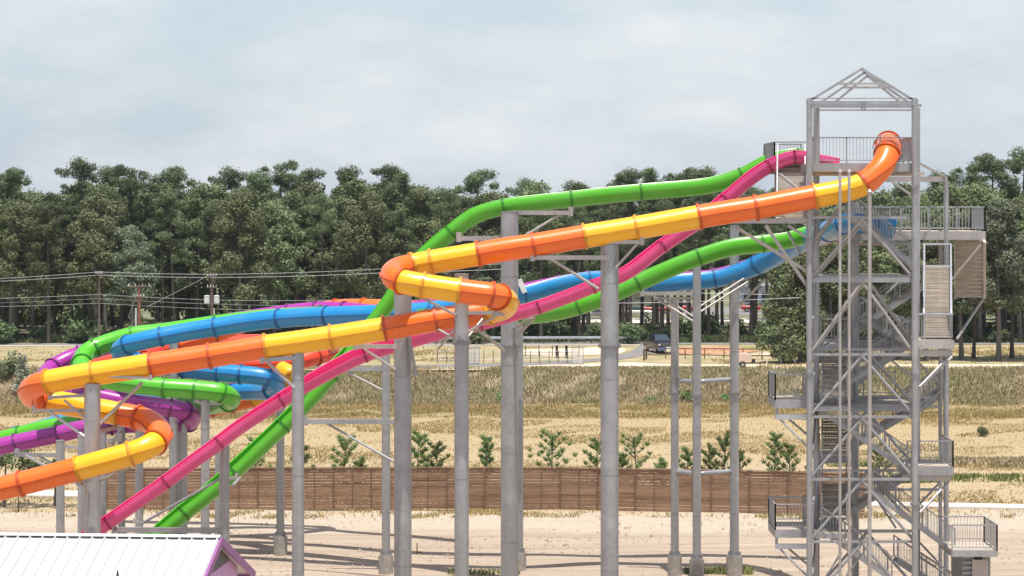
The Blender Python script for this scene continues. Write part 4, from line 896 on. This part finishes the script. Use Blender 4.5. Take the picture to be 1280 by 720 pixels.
# young pines behind the timber fence
def sapling(px, top, base, label, wide=1., bare=0., lean=0., name='young_pine', mat='sapling', z=0):
    g0 = G(px, base); h = HC-(top-250)/F*g0.y; t = thing(name, tuple(g0), label, 'young tree', 'young pines behind the fence' if name == 'young_pine' else None)
    rich = random.uniform(.6, 1.5); lean = lean or random.uniform(-.25, .25); wide *= random.uniform(.85, 1.2)
    b = MB(); b.tube(g0-Vector((0,0,.1)), g0+Vector((lean,0,h*.9)), .06, 6, .02); nbr = int(11*max(1, h/2.4)); V = []
    for k in range(nbr):
        tt = bare+(1-bare)*(k+.5)/nbr*.93; p = g0+Vector((lean*tt,0,h*tt*.96)); a = k*2.39+px
        L = h*.30*wide*(1-.72*tt)*random.uniform(.75, 1.2); q = p+Vector((math.cos(a)*L, math.sin(a)*L, L*random.uniform(.5, .9))); b.tube(p, q, .02, 4, .01, caps=False)
        for (c0, n) in ((q, int(46*rich)), (p.lerp(q, .6), int(34*rich)), (p.lerp(q, .3), int(14*rich))):
            d = rng.normal(size=(n, 3)); d /= np.linalg.norm(d, axis=1, keepdims=True); d[:,2] = np.abs(d[:,2])*.9+.25
            o_ = np.array(c0)[None]+rng.normal(0, .03, (n, 3)); e = o_+d*rng.uniform(.16, .30, n)[:,None]; sdv = np.cross(d, rng.normal(size=(n, 3))); sdv /= np.linalg.norm(sdv, axis=1, keepdims=True); sdv *= .022
            V.append(np.stack([o_-sdv, o_+sdv, e+sdv*.5, e-sdv*.5], 1))
    n = 70; c0 = np.array(g0+Vector((lean,0,h*.82))); o_ = c0+np.stack([rng.normal(0,.04,n), rng.normal(0,.04,n), rng.uniform(-.25,.2,n)*1.2], 1); d = rng.normal(size=(n,3))*.4; d[:,2] = np.abs(d[:,2])+.8; d /= np.linalg.norm(d, axis=1, keepdims=True)
    e = o_+d*.28; sdv = np.cross(d, rng.normal(size=(n, 3))); sdv /= np.linalg.norm(sdv, axis=1, keepdims=True); sdv *= .022; V.append(np.stack([o_-sdv, o_+sdv, e+sdv*.5, e-sdv*.5], 1))
    V = np.concatenate(V).reshape(-1, 3)-np.array(t['_o']); c = bpy.data.objects.new('foliage', arrmesh('foliage', V, np.arange(len(V)).reshape(-1, 4), mat)); COL.objects.link(c); c.parent = t['o']
    b.build('trunk', 'bark', t)
random.seed(21)
for a in ((318,545,607,'young pine half behind the green trough, left of the medium column'),(376,552,612,'young pine peeking from behind the medium column',1.,.1),(428,545,612,'bushy young pine over the fence left of the slim footed column',1.3),(448,574,612,'tiny young pine just right of the bushy one left of the slim footed column'),
          (521,537,614,'tall young pine right against the thick column under the orange bend'),(546,552,613,'lighter young pine second right of the thick column under the orange bend',1.35),(608,543,612,'slim pointed young pine between the smooth column and the tallest column',.8,.15),
          (690,540,612,'airy young tree between the tallest and the middle thick column',1.5,.1),(748,546,612,'young pine hiding behind the middle thick column'),(780,568,612,'low young pine right of the middle thick column'),(797,541,614,'dense young pine left of the slim column trio',1.4),(826,574,612,'very low young pine left of the slim column trio'),
          (862,560,614,'low young pine at the foot of the slim column trio'),(884,556,614,'young pine between the middle and right slim columns'),(903,538,616,'taller young pine hugging the right slim column',1.2),(926,562,616,'small young pine right of the right slim column'),
          (967,538,618,'slim pointed young pine left of the tower',.85,.2),(988,553,618,'smaller pointed young pine next to the tower',.95,.1),(1098,552,620,'young pine behind the tower stairs',1.3)):
    px, top, base, lb = a[:4]; sapling(px, top, base, lb, *(a[4:]))
for px, top, base, lb, nh, sx in ((5,556,633,'leafy staked tree at the left edge above the orange tube',0,1.5),(68,575,633,'leafy thin tree left of the leftmost column, over a round shadow',0,1.7)):
    g0 = G(px, base); hh = HC-(top-250)/F*g0.y; t = thing('roadside_tree', tuple(g0), lb, 'tree'); b = MB(); b.tube(g0-Vector((0,0,.1)), g0+Vector((.1,0,hh*.7)), .09, 7, .04); b.build('trunk', 'bark', t)
    cl = [(random.uniform(-1,1)*sx, random.uniform(-1,1)*sx*.8, hh*random.uniform(.55, 1.0), random.uniform(.3, .55)) for _ in range(30)]; V, Fq = leaves(cl, 330, .09, .85, .4)
    c = bpy.data.objects.new('crown', arrmesh('crown', V, Fq, 'shrub')); COL.objects.link(c); c.parent = t['o']
g0 = G(23,640); t = thing('thin_post', tuple(g0), 'thin dark post below the orange tube near the left edge', 'post'); MB().tube(g0, g0+Vector((0,0,1.9)), .035, 6).build('post_bar', 'rust', t)
# ------------------------------------------------------------------ utility poles and wires
def pole(px, top, D, mat, label, arms, lean=0, r=.14):
    x = (px-640)/F*D; zt = HC-(top-250)/F*D; t = thing('utility_pole', (x, D, UP), label, 'utility pole', 'utility poles by the wood')
    MB().tube((x,D,UP-.3), (x+lean,D,zt), r, 10, r*.75).build('pole_shaft', mat, t, smooth=50)
    for (ay, w) in arms:
        z = HC-(ay-250)/F*D; MB().beam((x-w/2,D-.15,z), (x+w/2,D-.15,z), .11, .12).build('crossarm', 'pole_wood', t)
        for s in (-.45, -.15, .15, .45): MB().tube((x+w*s,D-.15,z+.05), (x+w*s,D-.15,z+.28), .06, 8, .03).build('insulator', 'insul', t, smooth=50)
    return t, x, zt
PA = pole(124, 339, 268, 'pole_wood', 'slim grey utility pole at the left end of the pole line', [(342, .7)], r=.11)
PB = pole(174, 356, 266, 'red_pole', 'reddish utility pole with a wide crossarm above the green loop', [(358, 2.4), (371, 1.1)], r=.2)
PC = pole(265, 341, 264, 'pole_wood', 'utility pole carrying two grey transformers', [(345, 1.0), (359, 1.0)], r=.13)
t, x, zt = PC
for s in (-1, 1):
    z = HC-(379-250)/F*264; MB().tube((x+s*.5,263.8,z), (x+s*.5,263.8,z+.75), .3, 14).tube((x+s*.5,263.8,z+.75), (x+s*.5,263.8,z+.82), .32, 14, .2).build('transformer', 'insul', t, smooth=50)
MB().tube((x+.25,263.8,HC-(385-250)/F*264), (x+.25,263.8,UP), .07, 8).build('conduit', 'insul', t)
t, x, zt = PB
MB().tube((x-.3,265.7,HC-(385-250)/F*266), (x-.3,265.7,UP), .09, 8).build('conduit', 'insul', t)
def wire(label, pts, r=.028, sag=.5):
    b = MB(); q = [P(*p) for p in pts]
    for a, c in zip(q[:-1], q[1:]):
        pr = a
        for k in range(1, 13):
            u = k/12; m_ = a.lerp(c, u)-Vector((0,0,sag*4*u*(1-u)*((c-a).length/30)**2*.5)); b.tube(pr, m_, r, 5, caps=False); pr = m_
    o = b.build('overhead_wire', 'wire'); tag(o, label, 'wire', 'overhead wires')
wire('topmost overhead wire crossing the wood behind the blue tube', [(-60,351,272),(124,340,268),(265,343,264),(480,336,258),(640,329,254)], .03)
wire('second overhead wire, just below the topmost one', [(-60,354,272),(124,344,267.8),(265,347,263.8),(480,341,257.8),(640,336,253.8)], .032)
wire('third overhead wire, running at transformer height', [(-60,374,272),(124,368,268),(265,375,264),(480,374,258),(1000,372,250)], .024)
wire('lowest overhead wire, passing under the transformers', [(-60,384,272),(124,379,268),(265,386,264),(480,388,258)], .02)
wire('thin overhead wire between the third and the lowest one', [(-60,380,274),(124,373,270),(265,380,267),(480,382,262)], .014)
wire('slanting guy wire running up to the transformer pole', [(183,384,265.6),(260,345,264)], .03, 0)
wire('short guy wire left of the reddish pole', [(160,398,266),(170,371,266)], .03, 0)
wire('low guy wire at the foot of the reddish pole', [(163,410,266),(172,392,266)], .03, 0)
wire('pair of thin wires showing beneath the blue trough', [(860,366,262),(1010,369,262)], .02, .2)
# ------------------------------------------------------------------ rails, fences, guardrail
gr = thing('guardrail', tuple(G(730, 428, UP)), 'grey steel guardrail along the back road left of the pickup', 'guardrail')
b = MB(); z = UP
A, C = G(560,430.2,UP), G(799,429.6,UP)
A2 = A+Vector((0,0,.62)); C2_ = C+Vector((0,0,.62)); b.beam(A2, C2_, .05, .12).beam(A2+Vector((0,-.05,.16)), C2_+Vector((0,-.05,.16)), .05, .1).beam(A2+Vector((0,.03,.08)), C2_+Vector((0,.03,.08)), .04, .3); b.build('rail_beam', 'steel_bright', gr)
n = 12
for k in range(n+1):
    p = A.lerp(C, k/n); MB().beam(p+Vector((0,.1,0)), p+Vector((0,.1,.8)), .12).build('rail_post', 'pole_wood', gr)
rf = thing('brown_rail_fence', tuple(G(905,448,UP)), 'brown two-rail pipe fence behind the slim column trio', 'fence')
pts = [G(805,451,UP), G(808,448.5,UP), G(905,449,UP), G(1000,450,UP), G(1045,450,UP)]
for zz in (.42, 1.05):
    b = MB()
    for a, c in zip(pts[:-1], pts[1:]): b.tube(a+Vector((0,0,zz)), c+Vector((0,0,zz)), .055, 8)
    b.build('pipe_rail', 'brown_rail', rf)
for a, c in zip(pts[1:-1], pts[2:]):
    n = max(1, int((c-a).length/1.9))
    for k in range(n): p = a.lerp(c, k/n); MB().tube(p, p+Vector((0,0,1.12)), .05, 8).build('fence_post', 'brown_rail', rf)
for a in pts[:2]: MB().tube(a, a+Vector((0,0,1.15)), .09, 8).build('fence_post', 'brown_rail', rf)
for k, (px, nm) in enumerate(((959,'left'),(977,'middle'),(994,'right'))):
    a = G(px,455,UP); t = thing('white_marker_post', tuple(a), 'short white leaning marker post by the brown rail fence, %s one of three' % nm, 'post', 'white marker posts')
    MB().beam(a, a+Vector((-.12,0,.72)), .1).build('marker_bar', 'white_paint', t)
cf = thing('wire_fence', tuple(G(640,455,UP)), 'low chain wire field fence with dark posts between the thick columns', 'fence')
b = MB()
q0, q1 = G(545,457.6,UP), G(722,455.8,UP); q0.y = 252.5; q1.y = 252.5
for k in range(16):
    p = q0.lerp(q1, k/15); MB().tube(p, p+Vector((0,0,1.25)), .035, 6).build('fence_post', 'dark', cf)
b = MB()
for zz in (.35, .7, 1.2): b.tube(q0+Vector((0,0,zz)), q1+Vector((0,0,zz)), .018, 5)
m_ = 120
for k in range(m_): p = q0.lerp(q1, k/m_); b.tube(p, p+Vector((.0,0,1.2)), .006, 4, caps=False)
b.build('wire_mesh', 'wire', cf)
cf = thing('wire_fence', tuple(G(690,442,UP)), 'farther brown wire fence with square posts left of the entry road', 'fence')
q0, q1 = G(640,446,UP), G(724,446,UP)
b = MB(); b.tube(q0+Vector((0,0,1.0)), q1+Vector((0,0,1.0)), .03, 6).tube(q0+Vector((0,0,.45)), q1+Vector((0,0,.45)), .02, 6).tube(q0+Vector((0,0,.2)), q1+Vector((0,0,.2)), .02, 6); b.build('wire_strand', 'brown_rail', cf)
for k in range(6): p = q0.lerp(q1, k/5); MB().tube(p, p+Vector((0,0,1.15)), .05, 6).build('fence_post', 'brown_rail', cf)
for px, nm in ((696,'left'),(708,'right')):
    a = G(px,447.2,UP); t = thing('dark_bollard', tuple(a), 'dark square post by the entry road, %s one of the pair' % nm, 'post', 'dark posts by the entry road'); MB().beam(a, a+Vector((0,0,1.2)), .26).build('post_body', 'dark', t); MB().beam(a+Vector((0,0,1.2)), a+Vector((0,0,1.26)), .3).build('post_cap', 'brown_rail', t)
# grey gate panels
for (px, lb) in ((592, 'pale grey mesh gate panel between the smooth and the tallest column'),(722, 'pale grey mesh gate panel just left of the middle thick column')):
    a = G(px,456,UP); t = thing('gate_panel', tuple(a), lb, 'gate', 'grey gate panels'); b = MB(); w = .55
    b.beam(a+Vector((-w,0,0)), a+Vector((-w,0,1.7)), .08).beam(a+Vector((w,0,0)), a+Vector((w,0,1.7)), .08).beam(a+Vector((-w,0,1.7)), a+Vector((w,0,1.7)), .08).beam(a+Vector((-w,0,.1)), a+Vector((w,0,.1)), .08); b.build('gate_frame', 'steel', t)
    b = MB()
    for k in range(9): b.beam(a+Vector((-w+w*2*k/9,0,.1)), a+Vector((-w+w*2*k/9,0,1.7)), .06, .02)
    b.build('gate_infill', 'steel_bright', t)
# sign board near the thick column and a parked utility cart
a = G(522,436,UP); t = thing('low_sign', tuple(a), 'low white blank board by the back road, right of the thick column', 'sign'); b = MB(); b.box((a.x-.8,a.y-.04,UP+.35), (a.x+.8,a.y+.04,UP+.72)); b.build('board', 'white_paint', t)
for s in (-.6, .6): MB().beam(a+Vector((s,.08,0)), a+Vector((s,.08,.6)), .08).build('leg', 'steel', t)
# ------------------------------------------------------------------ vehicles
def place(b, o, yaw):   # rotate builder verts about z and move
    c, s = math.cos(yaw), math.sin(yaw); b.v = [(o[0]+x*c-y*s, o[1]+x*s+y*c, o[2]+z) for x, y, z in b.v]; return b
def loft(secs):  # secs: list of (y, [(x,z)...]) -> closed lofted body
    b = MB(); n = len(secs[0][1]); vs = [(x, y, z) for y, pr in secs for x, z in pr]; fs = [(j*n+k, j*n+(k+1) % n, (j+1)*n+(k+1) % n, (j+1)*n+k) for j in range(len(secs)-1) for k in range(n)]
    fs += [tuple(range(n))[::-1], tuple((len(secs)-1)*n+k for k in range(n))]; return b.add(vs, fs)
def bodyring(w, z0, z1, c=.12): return [(-w+c*.4,z0),(w-c*.4,z0),(w,z0+c),(w,z1-c),(w-c,z1),(-w+c,z1),(-w,z1-c),(-w,z0+c)]
def wheel(par, o, yaw, x, y, r=.4):
    s = 1 if x > 0 else -1
    b = place(MB().tube((x-.13,y,r), (x+.13,y,r), r, 20), o, yaw); w = b.build('wheel', 'dark', par, smooth=40)
    b = place(MB().tube((x+s*.12,y,r), (x+s*.15,y,r), r*.6, 14).tube((x+s*.14,y,r), (x+s*.17,y,r), r*.18, 8), o, yaw); b.build('rim', 'chrome', par, smooth=40).parent = w
o = tuple(G(819.5,441.5,UP)+Vector((.5,1.5,.02))); yaw = math.radians(13)
pk = thing('pickup_truck', o, 'dark navy pickup facing the camera with blue and white lower front, on the entry road', 'pickup truck')
b = loft([(-2.75, bodyring(.92,.5,1.0)), (-2.6, bodyring(.98,.38,1.12)), (-1.2, bodyring(1.0,.36,1.24)), (-1.0, bodyring(1.0,.36,1.26)), (2.6, bodyring(1.0,.4,1.26)), (2.75, bodyring(.98,.5,1.22))]); place(b, o, yaw).build('body', 'black_paint', pk, smooth=30)
b = loft([(-1.25, bodyring(.88,1.2,1.27,.03)), (-.45, bodyring(.80,1.2,1.86,.12)), (-.2, bodyring(.78,1.2,1.93,.12)), (1.0, bodyring(.78,1.2,1.93,.12)), (1.3, bodyring(.8,1.2,1.8,.12)), (1.42, bodyring(.84,1.2,1.27,.03))]); place(b, o, yaw).build('cab', 'black_paint', pk, smooth=30)
b = MB().add([(-.74,-1.17,1.34),(.74,-1.17,1.34),(.66,-.5,1.84),(-.66,-.5,1.84)], [(0,1,2,3)]); place(b, o, yaw).build('windshield', 'glass', pk)
for s in (-1, 1):
    for y0, y1 in ((-.75,.1),(.2,1.0)):
        b = MB().add([(s*.86,y0-(.2 if y0 < -.5 else 0),1.34),(s*.86,y1,1.34),(s*.805,y1,1.82),(s*.805,y0+.1,1.8)], [(0,1,2,3) if s > 0 else (3,2,1,0)]); place(b, o, yaw).build('window', 'glass', pk)
    b = MB().box((s*.84-.05*0-.14,-2.78,.84), (s*.84+.05*0+.1,-2.7,1.02)) if s > 0 else MB().box((-.94,-2.78,.84), (-.7,-2.7,1.02)); place(b, o, yaw).build('headlight', 'insul', pk)
    b = MB().box((s*1.02-.0 if s > 0 else -1.24,-.95,1.28), (1.24 if s > 0 else -1.02,-.85,1.46)); place(b, o, yaw).build('mirror', 'black_paint', pk)
    for y in (-1.75, 1.75): wheel(pk, o, yaw, s*.88, y)
b = MB().box((-.68,-2.79,.72), (.68,-2.72,1.04)); g_ = place(b, o, yaw).build('grille', 'dark', pk)
b = MB(); [b.box((-.66,-2.81,.77+.09*k), (.66,-2.785,.79+.09*k)) for k in range(3)]; place(b, o, yaw).build('grille_bar', 'chrome', pk)
b = MB().box((-.98,-2.95,.36), (-.15,-2.76,.68)); place(b, o, yaw).build('front_bumper', 'blue_paint', pk); b = MB().box((-.148,-2.95,.34), (.5,-2.76,.70)); place(b, o, yaw).build('bumper_plate', 'white_paint', pk); b = MB().box((.502,-2.93,.38), (.98,-2.76,.68)); place(b, o, yaw).build('front_bumper', 'blue_paint', pk)
o = tuple(G(931,460,UP)+Vector((0,.6,.03)))
tr = thing('tank_trailer', o, 'small faded tan tank trailer beside the right slim column, near the rail fence', 'trailer')
b = loft([(-.5, bodyring(.62,.5,1.3,.12)), (.5, bodyring(.62,.5,1.3,.12))]); place(b, o, 0).build('tank', 'tan_paint', tr, smooth=30)
b = MB(); [b.box((-.5+.24*k,-.52,.52), (-.47+.24*k,-.49,1.28)) for k in range(5)]; place(b, o, 0).build('tank_rib', 'tan_paint', tr)
b = MB().box((-.25,-.2,1.3), (.2,.2,1.42)); place(b, o, 0).build('lid', 'tan_paint', tr)
b = MB().box((-.8,-.5,.38), (.75,.5,.48)).beam((.75,0,.43), (1.6,0,.36), .08).beam((1.5,0,.36), (1.5,0,.02), .06).box((.75,-.15,.45), (1.05,.15,.8)); place(b, o, 0).build('chassis', 'dark', tr)
for s in (-1, 1):
    b = place(MB().tube((-.2,s*.52-.08,.3), (-.2,s*.52+.08,.3), .3, 18), o, 0); w = b.build('wheel', 'dark', tr, smooth=40); b = place(MB().tube((-.2,s*.62-.02,.3), (-.2,s*.62+.02,.3), .15, 12), o, 0); b.build('rim', 'chrome', tr).parent = w
# utility cart next to the thick column
o = tuple(G(497,441,UP)+Vector((.3,0,.02))); ct = thing('utility_cart', o, 'white utility cart mostly hidden behind the thick column under the orange bend', 'cart')
b = loft([(-.6, bodyring(1.2,.4,.85,.1)), (.6, bodyring(1.2,.4,.85,.1))]); place(b, o, 0).build('body', 'white_paint', ct, smooth=30)
b = MB(); [b.beam((x_,y_,.8), (x_*.9,y_,1.9), .05) for x_ in (-.9,.6) for y_ in (-.5,.5)]; place(b, o, 0).build('roof_post', 'dark', ct); b = MB().box((-1.0,-.6,1.88), (.7,.6,1.95)); place(b, o, 0).build('roof', 'white_paint', ct)
b = MB().box((-.4,-.4,.85), (.1,.4,1.1)).box((-.5,-.4,.85), (-.4,.4,1.4)); place(b, o, 0).build('seat', 'dark', ct)
for x_ in (-.8,.8):
    for y_ in (-.55,.55): b = place(MB().tube((x_,y_-.08,.25), (x_,y_+.08,.25), .25, 14), o, 0); b.build('wheel', 'dark', ct, smooth=40)
# far cars and buildings beyond the wood
def car(px, py, mat, label, L=4.4, yaw=0.):
    o = tuple(G(px,py,UP)+Vector((0,0,.05))); t = thing('parked_car', o, label, 'car', 'cars parked beyond the wood'); yw = math.pi/2+yaw
    b = loft([(-L/2, bodyring(.8,.4,.75,.1)), (-L/2+.3, bodyring(.86,.28,.85,.1)), (L/2-.3, bodyring(.86,.28,.9,.1)), (L/2, bodyring(.8,.4,.85,.1))]); place(b, o, yw).build('body', mat, t, smooth=30)
    b = loft([(-L*.28, bodyring(.76,.8,.9,.04)), (-L*.1, bodyring(.66,.8,1.42,.1)), (L*.2, bodyring(.66,.8,1.42,.1)), (L*.36, bodyring(.76,.8,.92,.04))]); place(b, o, yw).build('cabin', 'glass', t, smooth=30)
    for x_ in (-.78,.78):
        for y_ in (-L*.31, L*.31): wheel(t, o, yw, x_, y_, .31)
car(655,393,'red_paint','red car parked far beyond the wood, left of the middle thick column'); car(742,398,'white_paint','white car parked far beyond the wood, just left of the middle thick column'); car(820,392,'red_paint','red car parked beyond the wood, above the pickup')
car(795,396,'white_paint','white car parked beyond the wood, right of the middle thick column'); car(855,390,'red_paint','red car parked beyond the wood between two slim columns'); car(945,390,'red_paint','red car parked beyond the wood, right of the right slim column'); car(710,390,'blue_paint','blue car parked far beyond the wood behind the trunks'); car(256,404,'red_paint','red car showing between trunks above the blue tube')
def fbuild(name, x0, x1, base, top, mat, label, nwin, roofmat='steel_dark'):
    a = G(x0,base,UP); D = a.y; c = (x1-640)/F*D; zt = HC-(top-250)/F*D; t = thing(name, ((a.x+c)/2, D, UP), label, 'building')
    MB().box((a.x,D,UP-.1), (c,D+12,zt)).build('wall', mat, t); MB().box((a.x-.5,D-.6,zt), (c+.5,D+12.5,zt+.35)).build('roof', roofmat, t)
    w = (c-a.x)/nwin
    for k in range(nwin): MB().box((a.x+w*(k+.2),D-.06,UP+1.0), (a.x+w*(k+.8),D+.02,zt-.8)).build('window', 'glass', t)
fbuild('far_shop_building', 925, 1015, 386, 360, 'far_wall', 'pale blue-grey flat roofed building glimpsed through trunks right of the slim columns', 4)
fbuild('far_low_building', 650, 830, 382, 366, 'beige_wall', 'low beige building glimpsed through trunks beyond the car park', 9)
# ------------------------------------------------------------------ cast shadows come from real things only; lamp box on the blue trough
q = P(652,357,125.6); t = thing('white_junction_box', tuple(q), 'white box clamped to the rim of the blue trough by the tallest column', 'box'); b = MB(); b.beam(q+Vector((-.12,0,.3)), q+Vector((.16,0,-.35)), .3, .25); b.build('box_body', 'white_paint', t)
# ------------------------------------------------------------------ sky, sun, camera
EL, AZ = math.radians(77), math.radians(172)     # azimuth measured so that the sun stands behind the camera
sun = bpy.data.lights.new('sun', 'SUN'); sun.energy = 4.6; sun.angle = math.radians(.53); sun.color = (1, .95, .88)
so = bpy.data.objects.new('sun', sun); COL.objects.link(so)
sd = Vector((math.sin(AZ)*math.cos(EL), math.cos(AZ)*math.cos(EL), math.sin(EL)))     # towards the sun
so.rotation_euler = sd.to_track_quat('Z', 'Y').to_euler(); so.location = (0, 0, 60)
W = bpy.data.worlds.new('World'); SC.world = W; W.use_nodes = True; nt = W.node_tree; bg = nt.nodes['Background']
sk = nt.nodes.new('ShaderNodeTexSky'); sk.sky_type = 'NISHITA'; sk.sun_disc = False; sk.sun_elevation = EL; sk.sun_rotation = AZ; sk.air_density = 1.0; sk.dust_density = 2.5; sk.ozone_density = 1.0
tc = nt.nodes.new('ShaderNodeTexCoord'); v = tc.outputs['Generated']
n1 = noise(nt, 5, 6, .55, vec=v, stretch=(1, 1, 3.2)); n2 = noise(nt, 14, 5, .6, vec=v, stretch=(1, 1, 2.6))
cf_ = mathn(nt, 'MULTIPLY_ADD', n2, .35, mathn(nt, 'MULTIPLY', n1, .75))
cloud = mix(nt, ramp(nt, n2, [(.35, (0,0,0)), (.65, (1,1,1))]), (6.75, 7.1, 7.35), (7.35, 7.5, 7.6))
skyc = mix(nt, .72, sk.outputs['Color'], (5.8, 6.7, 7.55))
c = mix(nt, ramp(nt, cf_, [(.46, (.0,)*3), (.74, (.9,)*3)]), skyc, cloud)
spz = nt.nodes.new('ShaderNodeSeparateXYZ'); nt.links.new(v, spz.inputs[0])
up = nt.nodes.new('ShaderNodeMapRange'); up.inputs[1].default_value = .10; up.inputs[2].default_value = .45; up.inputs[3].default_value = 0; up.inputs[4].default_value = .8; nt.links.new(spz.outputs['Z'], up.inputs[0])
c = mix(nt, up.outputs[0], c, sk.outputs['Color'])      # overhead the haze thins out to plain blue sky
nt.links.new(c, bg.inputs['Color']); bg.inputs['Strength'].default_value = .10
m = bpy.data.materials.new('thin_air'); m.use_nodes = True; nt = m.node_tree; nt.nodes.clear()
o_ = nt.nodes.new('ShaderNodeOutputMaterial'); pv = nt.nodes.new('ShaderNodeVolumePrincipled'); pv.inputs['Color'].default_value = (.82, .88, .95, 1); pv.inputs['Density'].default_value = .00008; pv.inputs['Anisotropy'].default_value = .2
nt.links.new(pv.outputs[0], o_.inputs['Volume']); M['haze'] = m
hz = MB().box((-4100, -40, -1.5), (4100, 9100, 34)).build('haze', 'haze'); tag(hz, kind='stuff')
cam = bpy.data.cameras.new('camera'); co = bpy.data.objects.new('camera', cam); COL.objects.link(co); SC.camera = co
cam.sensor_width = 36; cam.lens = 36*F/1280; cam.shift_y = -110/1280; cam.clip_start = .5; cam.clip_end = 20000
co.location = (0, 0, HC); co.rotation_euler = (math.radians(90), 0, 0)
SC.view_settings.view_transform = 'Standard'; SC.view_settings.look = 'None'; SC.view_settings.exposure = 0.3; SC.view_settings.gamma = 1; SC.view_settings.use_curve_mapping = False
